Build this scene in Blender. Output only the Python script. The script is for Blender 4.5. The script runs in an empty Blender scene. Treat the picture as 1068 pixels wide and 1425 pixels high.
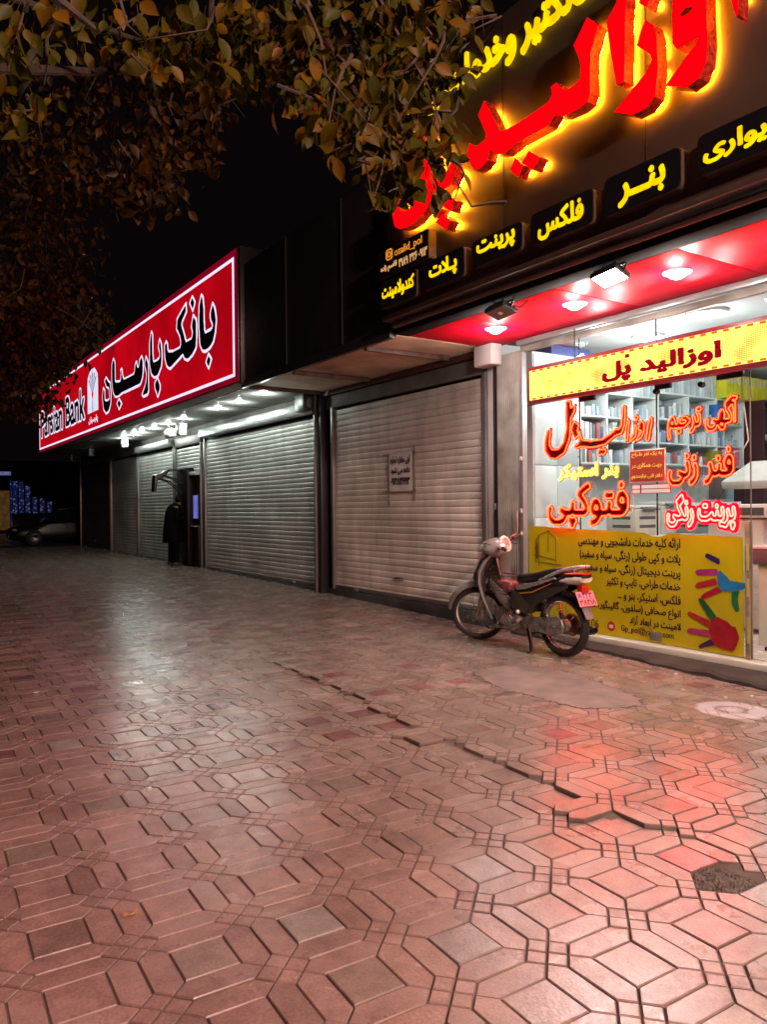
import bpy, bmesh, math, random
import numpy as np
from mathutils import Vector, Matrix
from mathutils.geometry import tessellate_polygon
random.seed(7)
rng = np.random.default_rng(7)
SC = bpy.context.scene
COL = SC.collection
R = math.radians

# ------------------------------------------------------------------ camera, world, exposure
CAM_H = 1.45
cam = bpy.data.cameras.new('camera')
cam.sensor_fit = 'HORIZONTAL'
cam.sensor_width = 36.0
cam.lens = 36.0 * 1069 / 1068
cam.clip_end = 500
cam.clip_start = 0.05
camo = bpy.data.objects.new('camera', cam)
COL.objects.link(camo)
_yaw, _pit, _roll = R(33.7), -0.0047, -0.0096
_fw = Vector((math.sin(_yaw) * math.cos(_pit), math.cos(_yaw) * math.cos(_pit), math.sin(_pit)))
_r = Vector((math.cos(_yaw), -math.sin(_yaw), 0))
_u = _r.cross(_fw)
_R = _r * math.cos(_roll) + _u * math.sin(_roll)
_U = -_r * math.sin(_roll) + _u * math.cos(_roll)
M = Matrix((_R, _U, -_fw)).transposed().to_4x4()
M.translation = Vector((0, 0, CAM_H))
camo.matrix_world = M
SC.camera = camo

world = bpy.data.worlds.new('World')
SC.world = world
world.use_nodes = True
bg = world.node_tree.nodes['Background']
bg.inputs[0].default_value = (0.0050, 0.0030, 0.0036, 1)      # a city's night sky
bg.inputs[1].default_value = 0.5

SC.view_settings.view_transform = 'Standard'
SC.view_settings.look = 'None'
SC.view_settings.exposure = 0.0
SC.view_settings.gamma = 1.0
SC.render.engine = 'CYCLES'
SC.cycles.use_denoising = True
SC.cycles.max_bounces = 6
SC.cycles.transparent_max_bounces = 12
SC.cycles.sample_clamp_indirect = 6.0
SC.cycles.caustics_reflective = False
SC.cycles.caustics_refractive = False

def lamp(name, kind, loc, energy, color, target=None, size=0.1, spot=None, blend=0.6):
    l = bpy.data.lights.new(name, kind)
    l.energy = energy
    l.color = color
    if kind == 'SPOT':
        l.spot_size = R(spot); l.spot_blend = blend; l.shadow_soft_size = size
    elif kind == 'AREA':
        l.shape = 'DISK'; l.size = size
    else:
        l.shadow_soft_size = size
    o = bpy.data.objects.new(name, l)
    COL.objects.link(o)
    o.location = loc
    d = (Vector(target) - Vector(loc)) if target else Vector((0, 0, -1))
    o.rotation_euler = d.to_track_quat('-Z', 'Y').to_euler()
    return o

# street lamp of the road behind the photographer, and an added pink fill
lamp('street_and_fill_light', 'SPOT', (2.6, -5.0, 5.4), 3500, (1.0, 0.72, 0.56), (2.6, 5.5, 0), 0.25, 110, 0.8)
lamp('street_and_fill_light', 'SPOT', (0.6, -4.0, 5.0), 2500, (1.0, 0.36, 0.35), (0.9, 6.0, 0), 0.25, 66, 0.9)  # unseen fill, added to turn the left of the pavement pinker

# ------------------------------------------------------------------ helpers: materials
def nodes_of(m):
    return m.node_tree.nodes, m.node_tree.links

def mat(name, col, rough=0.5, metal=0.0, var=0.12, nscale=6.0, bump=0.0, bscale=60.0, spec=0.5, dirt=None, coat=0.0):
    m = bpy.data.materials.new(name)
    m.use_nodes = True
    N, L = nodes_of(m)
    b = N['Principled BSDF']
    b.inputs['Roughness'].default_value = rough
    b.inputs['Metallic'].default_value = metal
    b.inputs['Specular IOR Level'].default_value = spec
    b.inputs['Coat Weight'].default_value = coat
    tc = N.new('ShaderNodeTexCoord')
    nz = N.new('ShaderNodeTexNoise'); nz.inputs['Scale'].default_value = nscale; nz.inputs['Detail'].default_value = 5
    L.new(tc.outputs['Object'], nz.inputs['Vector'])
    rp = N.new('ShaderNodeValToRGB')
    rp.color_ramp.elements[0].position = 0.3; rp.color_ramp.elements[1].position = 0.72
    lo = dirt if dirt else tuple(c * (1 - var * 1.6) for c in col)
    hi = tuple(min(1, c * (1 + var)) for c in col)
    rp.color_ramp.elements[0].color = (*lo, 1); rp.color_ramp.elements[1].color = (*hi, 1)
    L.new(nz.outputs['Fac'], rp.inputs['Fac'])
    L.new(rp.outputs['Color'], b.inputs['Base Color'])
    mr = N.new('ShaderNodeMapRange')
    mr.inputs['To Min'].default_value = max(0.02, rough - 0.10); mr.inputs['To Max'].default_value = min(1, rough + 0.12)
    nz2 = N.new('ShaderNodeTexNoise'); nz2.inputs['Scale'].default_value = nscale * 4; nz2.inputs['Detail'].default_value = 3
    L.new(tc.outputs['Object'], nz2.inputs['Vector'])
    L.new(nz2.outputs['Fac'], mr.inputs['Value']); L.new(mr.outputs['Result'], b.inputs['Roughness'])
    if bump > 0:
        nb = N.new('ShaderNodeTexNoise'); nb.inputs['Scale'].default_value = bscale; nb.inputs['Detail'].default_value = 6
        L.new(tc.outputs['Object'], nb.inputs['Vector'])
        bp = N.new('ShaderNodeBump'); bp.inputs['Strength'].default_value = bump; bp.inputs['Distance'].default_value = 0.01
        L.new(nb.outputs['Fac'], bp.inputs['Height']); L.new(bp.outputs['Normal'], b.inputs['Normal'])
    return m

def emit(name, col, strength, var=0.0, nscale=3.0):
    m = bpy.data.materials.new(name)
    m.use_nodes = True
    N, L = nodes_of(m)
    N.remove(N['Principled BSDF'])
    e = N.new('ShaderNodeEmission')
    e.inputs['Color'].default_value = (*col, 1)
    e.inputs['Strength'].default_value = strength
    if var:
        tc = N.new('ShaderNodeTexCoord'); nz = N.new('ShaderNodeTexNoise'); nz.inputs['Scale'].default_value = nscale
        L.new(tc.outputs['Object'], nz.inputs['Vector'])
        mr = N.new('ShaderNodeMapRange'); mr.inputs['From Min'].default_value = 0.3; mr.inputs['From Max'].default_value = 0.7
        mr.inputs['To Min'].default_value = strength * (1 - var); mr.inputs['To Max'].default_value = strength * (1 + var)
        L.new(nz.outputs['Fac'], mr.inputs['Value']); L.new(mr.outputs['Result'], e.inputs['Strength'])
    L.new(e.outputs[0], N['Material Output'].inputs['Surface'])
    return m

def glass(name, tint=(0.93, 0.97, 0.95), refl=0.08):
    m = bpy.data.materials.new(name)
    m.use_nodes = True
    N, L = nodes_of(m)
    N.remove(N['Principled BSDF'])
    t = N.new('ShaderNodeBsdfTransparent'); t.inputs[0].default_value = (*tint, 1)
    g = N.new('ShaderNodeBsdfGlossy'); g.inputs['Roughness'].default_value = 0.03; g.inputs['Color'].default_value = (0.9, 0.95, 0.93, 1)
    fr = N.new('ShaderNodeFresnel'); fr.inputs['IOR'].default_value = 1.45
    mx = N.new('ShaderNodeMixShader')
    ge = N.new('ShaderNodeNewGeometry'); iv = N.new('ShaderNodeMath'); iv.operation = 'SUBTRACT'; iv.inputs[0].default_value = 1.0
    L.new(ge.outputs['Backfacing'], iv.inputs[1]); fm = N.new('ShaderNodeMath'); fm.operation = 'MULTIPLY'
    L.new(fr.outputs[0], fm.inputs[0]); L.new(iv.outputs[0], fm.inputs[1])
    L.new(fm.outputs[0], mx.inputs[0]); L.new(t.outputs[0], mx.inputs[1]); L.new(g.outputs[0], mx.inputs[2])
    L.new(mx.outputs[0], N['Material Output'].inputs['Surface'])
    return m

# ------------------------------------------------------------------ helpers: meshes
class MB:
    def __init__(self):
        self.v = []; self.f = []; self.m = []
    def add(self, vs, fs, mi=0):
        o = len(self.v)
        self.v += [tuple(map(float, p)) for p in vs]
        self.f += [tuple(o + i for i in f) for f in fs]
        self.m += [mi] * len(fs)
        return self
    def box(self, lo, hi, mi=0):
        (a, b, c), (d, e, f) = lo, hi
        vs = [(a,b,c),(d,b,c),(d,e,c),(a,e,c),(a,b,f),(d,b,f),(d,e,f),(a,e,f)]
        return self.add(vs, [(0,3,2,1),(4,5,6,7),(0,1,5,4),(1,2,6,5),(2,3,7,6),(3,0,4,7)], mi)
    def obox(self, c, half, ax, mi=0):
        c = Vector(c); X, Y, Z = [Vector(a).normalized() * h for a, h in zip(ax, half)]
        vs = [c + X*i + Y*j + Z*k for k in (-1,1) for (i,j) in ((-1,-1),(1,-1),(1,1),(-1,1))]
        return self.add(vs, [(0,3,2,1),(4,5,6,7),(0,1,5,4),(1,2,6,5),(2,3,7,6),(3,0,4,7)], mi)
    def tube(self, path, r, n=8, closed=False, mi=0, caps=True):
        P = [Vector(p) for p in path]; k = len(P)
        rs = r if isinstance(r, (list, tuple)) else [r] * k
        rings = []; prev = None
        for i in range(k):
            if closed: d = P[(i+1) % k] - P[i-1]
            else: d = P[min(i+1, k-1)] - P[max(i-1, 0)]
            if d.length < 1e-9: d = Vector((0,0,1))
            d.normalize()
            if prev is None:
                a = Vector((1,0,0)) if abs(d.x) < 0.8 else Vector((0,0,1))
                u = d.cross(a).normalized()
            else:
                u = (prev - d * prev.dot(d))
                u = u.normalized() if u.length > 1e-6 else d.orthogonal().normalized()
            w = d.cross(u); prev = u
            rings.append([P[i] + (u*math.cos(t) + w*math.sin(t)) * rs[i] for t in [2*math.pi*j/n for j in range(n)]])
        return self.loft(rings, closed, caps, mi)
    def loft(self, rings, closed=False, caps=True, mi=0):
        n = len(rings[0]); k = len(rings)
        vs = [p for r in rings for p in r]; fs = []
        for i in range(k if closed else k-1):
            a = i*n; b = ((i+1) % k)*n
            for j in range(n):
                j2 = (j+1) % n
                fs.append((a+j, a+j2, b+j2, b+j))
        if caps and not closed:
            fs.append(tuple(range(n))[::-1]); fs.append(tuple((k-1)*n + j for j in range(n)))
        return self.add(vs, fs, mi)
    def lathe(self, prof, c, axis, n=24, mi=0, closed=False):
        c = Vector(c); d = Vector(axis).normalized(); u = d.orthogonal().normalized(); w = d.cross(u)
        rings = [[c + d*h + (u*math.cos(2*math.pi*j/n) + w*math.sin(2*math.pi*j/n))*r for j in range(n)] for r, h in prof]
        return self.loft(rings, closed, not closed, mi)
    def prism(self, poly, f0, f1, mi=0):
        """poly: 2D points; f0/f1 map (a, b) to 3D for the two ends"""
        n = len(poly)
        vs = [f0(*p) for p in poly] + [f1(*p) for p in poly]
        o = len(self.v)
        tris = tessellate_polygon([[Vector((a, b, 0)) for a, b in poly]])
        fs = [tuple(t) for t in tris] + [tuple(i + n for i in t) for t in tris]
        fs += [(i, (i+1) % n, (i+1) % n + n, i + n) for i in range(n)]
        return self.add(vs, fs, mi)
    def ball(self, c, rad, n=10, mi=0):
        rx, ry, rz = rad if isinstance(rad, (tuple, list)) else (rad,)*3
        rings = []
        for i in range(1, n):
            t = math.pi * i / n
            rings.append([(c[0]+rx*math.sin(t)*math.cos(p), c[1]+ry*math.sin(t)*math.sin(p), c[2]-rz*math.cos(t)) for p in [2*math.pi*j/(n*2) for j in range(n*2)]])
        return self.loft(rings, False, True, mi)
    def build(self, name, mats, parent=None, bevel=0.0, smooth=40, seg=2):
        me = bpy.data.meshes.new(name)
        me.from_pydata(self.v, [], self.f)
        mats = mats if isinstance(mats, (list, tuple)) else [mats]
        for m in mats: me.materials.append(m)
        me.polygons.foreach_set('material_index', self.m)
        bm = bmesh.new(); bm.from_mesh(me)
        bmesh.ops.recalc_face_normals(bm, faces=bm.faces)
        if bevel > 0:
            es = [e for e in bm.edges if len(e.link_faces) == 2 and e.calc_face_angle(0) > R(35)]
            bmesh.ops.bevel(bm, geom=es, offset=bevel, segments=seg, profile=0.5, affect='EDGES', clamp_overlap=True)
        bm.to_mesh(me); bm.free()
        if smooth:
            me.polygons.foreach_set('use_smooth', [True] * len(me.polygons))
            me.set_sharp_from_angle(angle=R(smooth))
        o = bpy.data.objects.new(name, me)
        COL.objects.link(o)
        if parent:
            o.parent = parent
        return o

def tag(o, label=None, cat=None, group=None, kind=None):
    if label: o['label'] = label
    if cat: o['category'] = cat
    if group: o['group'] = group
    if kind: o['kind'] = kind
    return o

def thing(name, label, cat, group=None):
    o = bpy.data.objects.new(name, None)
    COL.objects.link(o)
    o.empty_display_size = 0.1
    return tag(o, label, cat, group)

def place(o, loc, rotz=0.0):
    o.location = loc; o.rotation_euler = (0, 0, rotz)
    return o

def copy_tree(o, parent=None):
    c = o.copy(); COL.objects.link(c); c.parent = parent
    for ch in list(o.children): copy_tree(ch, c)
    return c

def on(x, y, z):
    """slide a point measured on the facade plane (x = 6.6) to the plane x, seen from the pavement"""
    f = x / 6.6
    return (x, y*f, CAM_H + (z - CAM_H)*f)

def gz(y):
    """level of the pavement, which climbs gently along the street"""
    return float(np.interp(y, [-5, 8, 11.6, 18.6, 36, 80], [-.08, -.08, 0.0, .085, .16, .2]))

CRACK = [(3.36, 7.4), (3.30, 6.71), (3.27, 6.16), (3.28, 5.64), (3.20, 4.98), (3.13, 4.67), (2.97, 4.15), (3.03, 3.86), (3.06, 3.62), (3.02, 3.52),
         (3.02, 3.2), (2.98, 2.96), (3.0, 2.79), (2.88, 2.66), (2.95, 2.48), (2.97, 2.37), (3.12, 2.3), (3.08, 2.1), (3.09, 1.97), (3.05, 1.2)]
_cy = np.array([c[1] for c in CRACK])[::-1]; _cx = np.array([c[0] for c in CRACK])[::-1]
def lift(x, y):
    """the pavers on the shop side of the crack have risen a little"""
    dx = x - float(np.interp(y, _cy, _cx))
    if y > 7.4 or dx <= 0: return 0.0
    return 0.023 * min(1, (7.4 - y) / 1.1) * min(1, max(0, (y - 1.95) / .4)) * math.exp(-dx/1.4)

# ------------------------------------------------------------------ helpers: lettering
_T = {'ا':(0xFE8D,0xFE8E),'آ':(0xFE81,0xFE82),'ئ':(0xFE89,0xFE8A,0xFE8B,0xFE8C),'ب':(0xFE8F,)*1+(0xFE90,0xFE91,0xFE92),
 'پ':(0xFB56,0xFB57,0xFB58,0xFB59),'ت':(0xFE95,0xFE96,0xFE97,0xFE98),'ث':(0xFE99,0xFE9A,0xFE9B,0xFE9C),'ج':(0xFE9D,0xFE9E,0xFE9F,0xFEA0),
 'ح':(0xFEA1,0xFEA2,0xFEA3,0xFEA4),'خ':(0xFEA5,0xFEA6,0xFEA7,0xFEA8),'د':(0xFEA9,0xFEAA),'ذ':(0xFEAB,0xFEAC),'ر':(0xFEAD,0xFEAE),
 'ز':(0xFEAF,0xFEB0),'س':(0xFEB1,0xFEB2,0xFEB3,0xFEB4),'ش':(0xFEB5,0xFEB6,0xFEB7,0xFEB8),'ص':(0xFEB9,0xFEBA,0xFEBB,0xFEBC),
 'ط':(0xFEC1,0xFEC2,0xFEC3,0xFEC4),'ع':(0xFEC9,0xFECA,0xFECB,0xFECC),'غ':(0xFECD,0xFECE,0xFECF,0xFED0),'ف':(0xFED1,0xFED2,0xFED3,0xFED4),
 'ق':(0xFED5,0xFED6,0xFED7,0xFED8),'ک':(0xFB8E,0xFB8F,0xFB90,0xFB91),'گ':(0xFB92,0xFB93,0xFB94,0xFB95),'ل':(0xFEDD,0xFEDE,0xFEDF,0xFEE0),
 'م':(0xFEE1,0xFEE2,0xFEE3,0xFEE4),'ن':(0xFEE5,0xFEE6,0xFEE7,0xFEE8),'و':(0xFEED,0xFEEE),'ه':(0xFEE9,0xFEEA,0xFEEB,0xFEEC),
 'ی':(0xFBFC,0xFBFD,0xFBFE,0xFBFF),'ـ':(0x640,)*4}

def shape(s):
    """join Persian letters into their contextual forms and put them in left-to-right drawing order"""
    out = []; i = 0
    def links(c): return c in _T and len(_T[c]) == 4
    while i < len(s):
        c = s[i]; prev = i > 0 and links(s[i-1])
        if c == 'ل' and i+1 < len(s) and s[i+1] == 'ا':
            out.append(chr(0xFEFC if prev else 0xFEFB)); i += 2; continue
        if c in _T:
            t = _T[c]; nxt = len(t) == 4 and i+1 < len(s) and s[i+1] in _T
            k = 3 if (prev and nxt) else 1 if prev else 2 if nxt else 0
            out.append(chr(t[k]))
        else:
            out.append({'(': ')', ')': '('}.get(c, c))
        i += 1
    res = []; run = []
    for c in out[::-1]:
        if c in '۰۱۲۳۴۵۶۷۸۹': run.insert(0, c)
        else:
            res += run; run = []; res.append(c)
    return ''.join(res + run)

def glyph_mask(s, bold, res):
    """raster of a line of text from its outlines (non-zero winding), thickened by bold"""
    cu = bpy.data.curves.new('lettering', 'FONT')
    cu.body = s; cu.size = 1.0; cu.resolution_u = 4; cu.fill_mode = 'NONE'
    o = bpy.data.objects.new('lettering', cu)
    COL.objects.link(o)
    dg = bpy.context.evaluated_depsgraph_get()
    me = bpy.data.meshes.new_from_object(o.evaluated_get(dg))
    bpy.data.objects.remove(o); bpy.data.curves.remove(cu)
    co = np.array([v.co[:2] for v in me.vertices]); ed = [tuple(e.vertices) for e in me.edges]
    bpy.data.meshes.remove(me)
    lo = co.min(0); hi = co.max(0); pad = 6 + int(bold*res) + 1
    W, H = ((hi - lo) * res).astype(int) + 2*pad + 2
    P = (co - lo) * res + pad
    wind = np.zeros((H, W), int); X = np.arange(W)
    for a, b in ed:
        if abs(a - b) > 1: a, b = max(a, b), min(a, b)      # the edge that closes a loop
        else: a, b = min(a, b), max(a, b)
        (x0, y0), (x1, y1) = P[a], P[b]; sg = 1
        if y0 == y1: continue
        if y0 > y1: x0, y0, x1, y1, sg = x1, y1, x0, y0, -1
        for yy in range(math.ceil(y0), math.ceil(y1)):
            wind[yy, X >= x0 + (yy - y0)*(x1 - x0)/(y1 - y0)] += sg
    g = wind != 0
    return grow(g, bold*res) if bold*res >= .8 else g

def poly_mask(loops, res, pad=8):
    """even-odd raster of 2D loops; returns mask and origin"""
    P = np.concatenate([np.array(l) for l in loops]); lo = P.min(0); hi = P.max(0)
    W, H = ((hi - lo) * res).astype(int) + 2*pad + 2
    g = np.zeros((H, W), bool); X = np.arange(W)
    for l in loops:
        q = (np.array(l) - lo) * res + pad
        m = np.zeros((H, W), bool)
        for i in range(len(q)):
            (x0, y0), (x1, y1) = q[i], q[(i+1) % len(q)]
            if y0 == y1: continue
            if y0 > y1: x0, y0, x1, y1 = x1, y1, x0, y0
            for yy in range(max(0, math.ceil(y0)), min(H, math.ceil(y1))):
                m[yy] ^= X >= x0 + (yy - y0) * (x1 - x0) / (y1 - y0)
        g ^= m
    return g, lo, pad

def grow(g, r):
    out = g.copy()
    k = int(math.ceil(abs(r)))
    src = g if r > 0 else ~g
    acc = src.copy()
    for dy in range(-k, k+1):
        for dx in range(-k, k+1):
            if dx*dx + dy*dy <= r*r:
                acc |= np.roll(np.roll(src, dy, 0), dx, 1)
    return acc if r > 0 else ~acc

def blur(f, n=1):
    f = f.astype(float)
    for _ in range(n):
        f = (np.roll(f,1,0) + 2*f + np.roll(f,-1,0)) / 4
        f = (np.roll(f,1,1) + 2*f + np.roll(f,-1,1)) / 4
    return f

def rdp(pts, eps):
    if len(pts) < 3: return pts
    a, b = np.array(pts[0]), np.array(pts[-1]); d = b - a; L = np.hypot(*d)
    q = np.array(pts)
    dist = np.abs((q - a) @ np.array([-d[1], d[0]])) / L if L > 1e-9 else np.hypot(*(q - a).T)
    i = int(dist.argmax())
    if dist[i] <= eps: return [pts[0], pts[-1]]
    return rdp(pts[:i+1], eps)[:-1] + rdp(pts[i:], eps)

def contours(f, eps=0.35, minpts=5):
    """closed iso-lines (0.5) of a grid, in pixels"""
    f = f.copy(); f[0] = f[-1] = 0; f[:, 0] = f[:, -1] = 0
    f = np.where(np.abs(f - 0.5) < 1e-6, 0.5001, f)
    b = f > 0.5
    idx = b[:-1,:-1]*1 + b[:-1,1:]*2 + b[1:,1:]*4 + b[1:,:-1]*8
    nxt = {}
    def pt(e):
        k, y, x = e
        if k == 'h': a, c = f[y, x], f[y, x+1]; return (x + (0.5-a)/(c-a), y)
        a, c = f[y, x], f[y+1, x]; return (x, y + (0.5-a)/(c-a))
    ys, xs = np.nonzero((idx > 0) & (idx < 15))
    tab = {1:[('L','B')],2:[('B','R')],3:[('L','R')],4:[('R','T')],5:[('L','B'),('R','T')],6:[('B','T')],7:[('L','T')],
           8:[('T','L')],9:[('T','B')],10:[('B','R'),('T','L')],11:[('T','R')],12:[('R','L')],13:[('R','B')],14:[('B','L')]}
    for y, x in zip(ys.tolist(), xs.tolist()):
        E = {'B':('h',y,x),'T':('h',y+1,x),'L':('v',y,x),'R':('v',y,x+1)}
        for a, c in tab[int(idx[y, x])]:
            nxt[E[a]] = E[c]
    loops = []
    while nxt:
        s = next(iter(nxt)); e = s; pts = []
        while e in nxt:
            n = nxt.pop(e); pts.append(pt(e)); e = n
            if e == s: break
        if len(pts) < minpts: continue
        h = len(pts) // 2
        q = rdp(pts[:h+1], eps)[:-1] + rdp(pts[h:] + [pts[0]], eps)[:-1]
        if len(q) >= 3: loops.append(q)
    return loops

_cache = {}
def word(s, bold=0.02, res=72, persian=True, smooth=1, eps=0.3):
    """outline loops of a word in a unit box (u to the right, v up) and its aspect"""
    key = (s, bold, res, smooth)
    if key not in _cache:
        g = glyph_mask(shape(s) if persian else s, bold, res)
        L = contours(blur(g, smooth), eps)
        P = np.array([p for l in L for p in l]); lo = P.min(0); sz = P.max(0) - lo
        _cache[key] = ([[((x-lo[0])/sz[0], (y-lo[1])/sz[1]) for x, y in l] for l in L], sz[0]/sz[1])
    return _cache[key]

def fit(s, y0, y1, z0, z1, **k):
    """word loops laid on the facade: y0 its left edge (larger y), y1 its right edge, z0..z1 its height"""
    L, asp = word(s, **k)
    return [[(y0 + u*(y1-y0), z0 + v*(z1-z0)) for u, v in l] for l in L]

def area2(l):
    return sum(l[i][0]*l[(i+1) % len(l)][1] - l[(i+1) % len(l)][0]*l[i][1] for i in range(len(l)))

def inside(p, l):
    c = False
    for i in range(len(l)):
        (x0, y0), (x1, y1) = l[i], l[(i+1) % len(l)]
        if (y0 > p[1]) != (y1 > p[1]) and p[0] < (x1-x0)*(p[1]-y0)/(y1-y0) + x0: c = not c
    return c

def islands(loops):
    """pair each outer loop with its holes"""
    n = len(loops)
    depth = [sum(inside(loops[i][0], loops[j]) for j in range(n) if j != i) for i in range(n)]
    out = []
    for i in range(n):
        if depth[i] % 2 == 0:
            out.append([loops[i]] + [loops[j] for j in range(n) if depth[j] == depth[i]+1 and inside(loops[j][0], loops[i])])
    return out

def letters(mb, loops, x, depth=0.0, mi=0, side=None):
    """filled lettering facing the street (-x), its face at x, extruded back by depth"""
    for isl in islands(loops):
        flat = [p for l in isl for p in l]
        tris = tessellate_polygon([[Vector((a, b, 0)) for a, b in l] for l in isl])
        mb.add([(x, a, b) for a, b in flat], [tuple(t) for t in tris], mi)
        if depth:
            for l in isl:
                n = len(l)
                mb.add([(x, a, b) for a, b in l] + [(x+depth, a, b) for a, b in l],
                       [(i, (i+1) % n, (i+1) % n + n, i+n) for i in range(n)], mi if side is None else side)
    return mb

def smooth_loops(loops, res, r=0.0, n=1, eps=0.35):
    """re-trace loops through a raster: unite, grow or shrink by r metres, round off"""
    g, lo, pad = poly_mask(loops, res)
    if r: g = grow(g, r * res)
    return [[(lo[0] + (x-pad)/res, lo[1] + (y-pad)/res) for x, y in l] for l in contours(blur(g, n), eps)]

def neon(mb, loops, x, r=0.006, mi=0):
    for l in loops:
        mb.tube([(x, a, b) for a, b in l], r, 6, True, mi)
    return mb
# ------------------------------------------------------------------ materials
def paver_material():
    m = bpy.data.materials.new('concrete_paver'); m.use_nodes = True
    N, L = nodes_of(m); b = N['Principled BSDF']
    at = N.new('ShaderNodeAttribute'); at.attribute_name = 'tint'
    tc = N.new('ShaderNodeTexCoord')
    n1 = N.new('ShaderNodeTexNoise'); n1.inputs['Scale'].default_value = 2.2; n1.inputs['Detail'].default_value = 8; n1.inputs['Roughness'].default_value = 0.65
    n2 = N.new('ShaderNodeTexNoise'); n2.inputs['Scale'].default_value = 90; n2.inputs['Detail'].default_value = 4
    n3 = N.new('ShaderNodeTexNoise'); n3.inputs['Scale'].default_value = 14; n3.inputs['Detail'].default_value = 6
    for n in (n1, n2, n3): L.new(tc.outputs['Object'], n.inputs['Vector'])
    r1 = N.new('ShaderNodeMapRange'); r1.inputs['From Min'].default_value = 0.3; r1.inputs['From Max'].default_value = 0.7
    r1.inputs['To Min'].default_value = 0.74; r1.inputs['To Max'].default_value = 1.18
    L.new(n1.outputs['Fac'], r1.inputs['Value'])
    r2 = N.new('ShaderNodeMapRange'); r2.inputs['From Min'].default_value = 0.3; r2.inputs['From Max'].default_value = 0.7
    r2.inputs['To Min'].default_value = 0.80; r2.inputs['To Max'].default_value = 1.15
    L.new(n2.outputs['Fac'], r2.inputs['Value'])
    r3 = N.new('ShaderNodeMapRange'); r3.inputs['From Min'].default_value = 0.35; r3.inputs['From Max'].default_value = 0.7
    r3.inputs['To Min'].default_value = 0.84; r3.inputs['To Max'].default_value = 1.1
    L.new(n3.outputs['Fac'], r3.inputs['Value'])
    mu = N.new('ShaderNodeMath'); mu.operation = 'MULTIPLY'; L.new(r1.outputs[0], mu.inputs[0]); L.new(r2.outputs[0], mu.inputs[1])
    mu2 = N.new('ShaderNodeMath'); mu2.operation = 'MULTIPLY'; L.new(mu.outputs[0], mu2.inputs[0]); L.new(r3.outputs[0], mu2.inputs[1])
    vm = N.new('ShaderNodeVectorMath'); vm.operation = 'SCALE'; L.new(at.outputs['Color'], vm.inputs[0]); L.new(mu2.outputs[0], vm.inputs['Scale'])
    # pale dusty smears trodden in from the sand joints
    n4 = N.new('ShaderNodeTexNoise'); n4.inputs['Scale'].default_value = 1.1; n4.inputs['Detail'].default_value = 7; n4.inputs['Roughness'].default_value = 0.7
    L.new(tc.outputs['Object'], n4.inputs['Vector'])
    r4 = N.new('ShaderNodeMapRange'); r4.inputs['From Min'].default_value = 0.52; r4.inputs['From Max'].default_value = 0.75; r4.inputs['To Max'].default_value = 0.45
    L.new(n4.outputs['Fac'], r4.inputs['Value'])
    mx = N.new('ShaderNodeMix'); mx.data_type = 'RGBA'
    L.new(r4.outputs[0], mx.inputs[0]); L.new(vm.outputs[0], mx.inputs[6]); mx.inputs[7].default_value = (0.30, 0.25, 0.21, 1)
    # dark specks: trodden gum, grit and drips
    vo = N.new('ShaderNodeTexVoronoi'); vo.inputs['Scale'].default_value = 5.5; L.new(tc.outputs['Object'], vo.inputs['Vector'])
    n5 = N.new('ShaderNodeTexNoise'); n5.inputs['Scale'].default_value = 22; n5.inputs['Detail'].default_value = 4; L.new(tc.outputs['Object'], n5.inputs['Vector'])
    va = N.new('ShaderNodeMath'); va.operation = 'MULTIPLY_ADD'; va.inputs[1].default_value = 0.16; L.new(n5.outputs['Fac'], va.inputs[0]); L.new(vo.outputs['Distance'], va.inputs[2])
    vr = N.new('ShaderNodeMapRange'); vr.inputs['From Min'].default_value = .088; vr.inputs['From Max'].default_value = .105; vr.inputs['To Min'].default_value = .5; vr.inputs['To Max'].default_value = 0
    L.new(va.outputs[0], vr.inputs['Value'])
    mxs = N.new('ShaderNodeMix'); mxs.data_type = 'RGBA'; L.new(vr.outputs[0], mxs.inputs[0]); L.new(mx.outputs[2], mxs.inputs[6]); mxs.inputs[7].default_value = (.09, .07, .06, 1)
    mx = mxs
    # white stencilled mark sprayed near the shop door
    sep = N.new('ShaderNodeVectorMath'); sep.operation = 'DISTANCE'
    cxy = N.new('ShaderNodeVectorMath'); cxy.operation = 'MULTIPLY'; cxy.inputs[1].default_value = (1, 1, 0)
    L.new(tc.outputs['Object'], cxy.inputs[0]); L.new(cxy.outputs[0], sep.inputs[0]); sep.inputs[1].default_value = (5.33, 3.33, 0)
    ad = N.new('ShaderNodeMath'); ad.operation = 'MULTIPLY_ADD'; ad.inputs[1].default_value = 0.07
    L.new(n3.outputs['Fac'], ad.inputs[0]); L.new(sep.outputs['Value'], ad.inputs[2])
    ring = N.new('ShaderNodeValToRGB'); ring.color_ramp.interpolation = 'LINEAR'
    e = ring.color_ramp.elements
    e[0].position = 0.0; e[0].color = (0.78, 0.78, 0.78, 1); e[1].position = 1.0; e[1].color = (0, 0, 0, 1)
    for p, c in ((0.11, .70), (0.125, .15), (0.15, .12), (0.165, .85), (0.27, .85), (0.30, 0)):
        q = e.new(p); q.color = (c, c, c, 1)
    L.new(ad.outputs[0], ring.inputs[0])
    mx2 = N.new('ShaderNodeMix'); mx2.data_type = 'RGBA'
    L.new(ring.outputs[0], mx2.inputs[0]); L.new(mx.outputs[2], mx2.inputs[6]); mx2.inputs[7].default_value = (0.62, 0.61, 0.63, 1)
    L.new(mx2.outputs[2], b.inputs['Base Color'])
    rr = N.new('ShaderNodeMapRange'); rr.inputs['From Min'].default_value = 0.3; rr.inputs['From Max'].default_value = 0.7
    rr.inputs['To Min'].default_value = 0.20; rr.inputs['To Max'].default_value = 0.36
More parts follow.
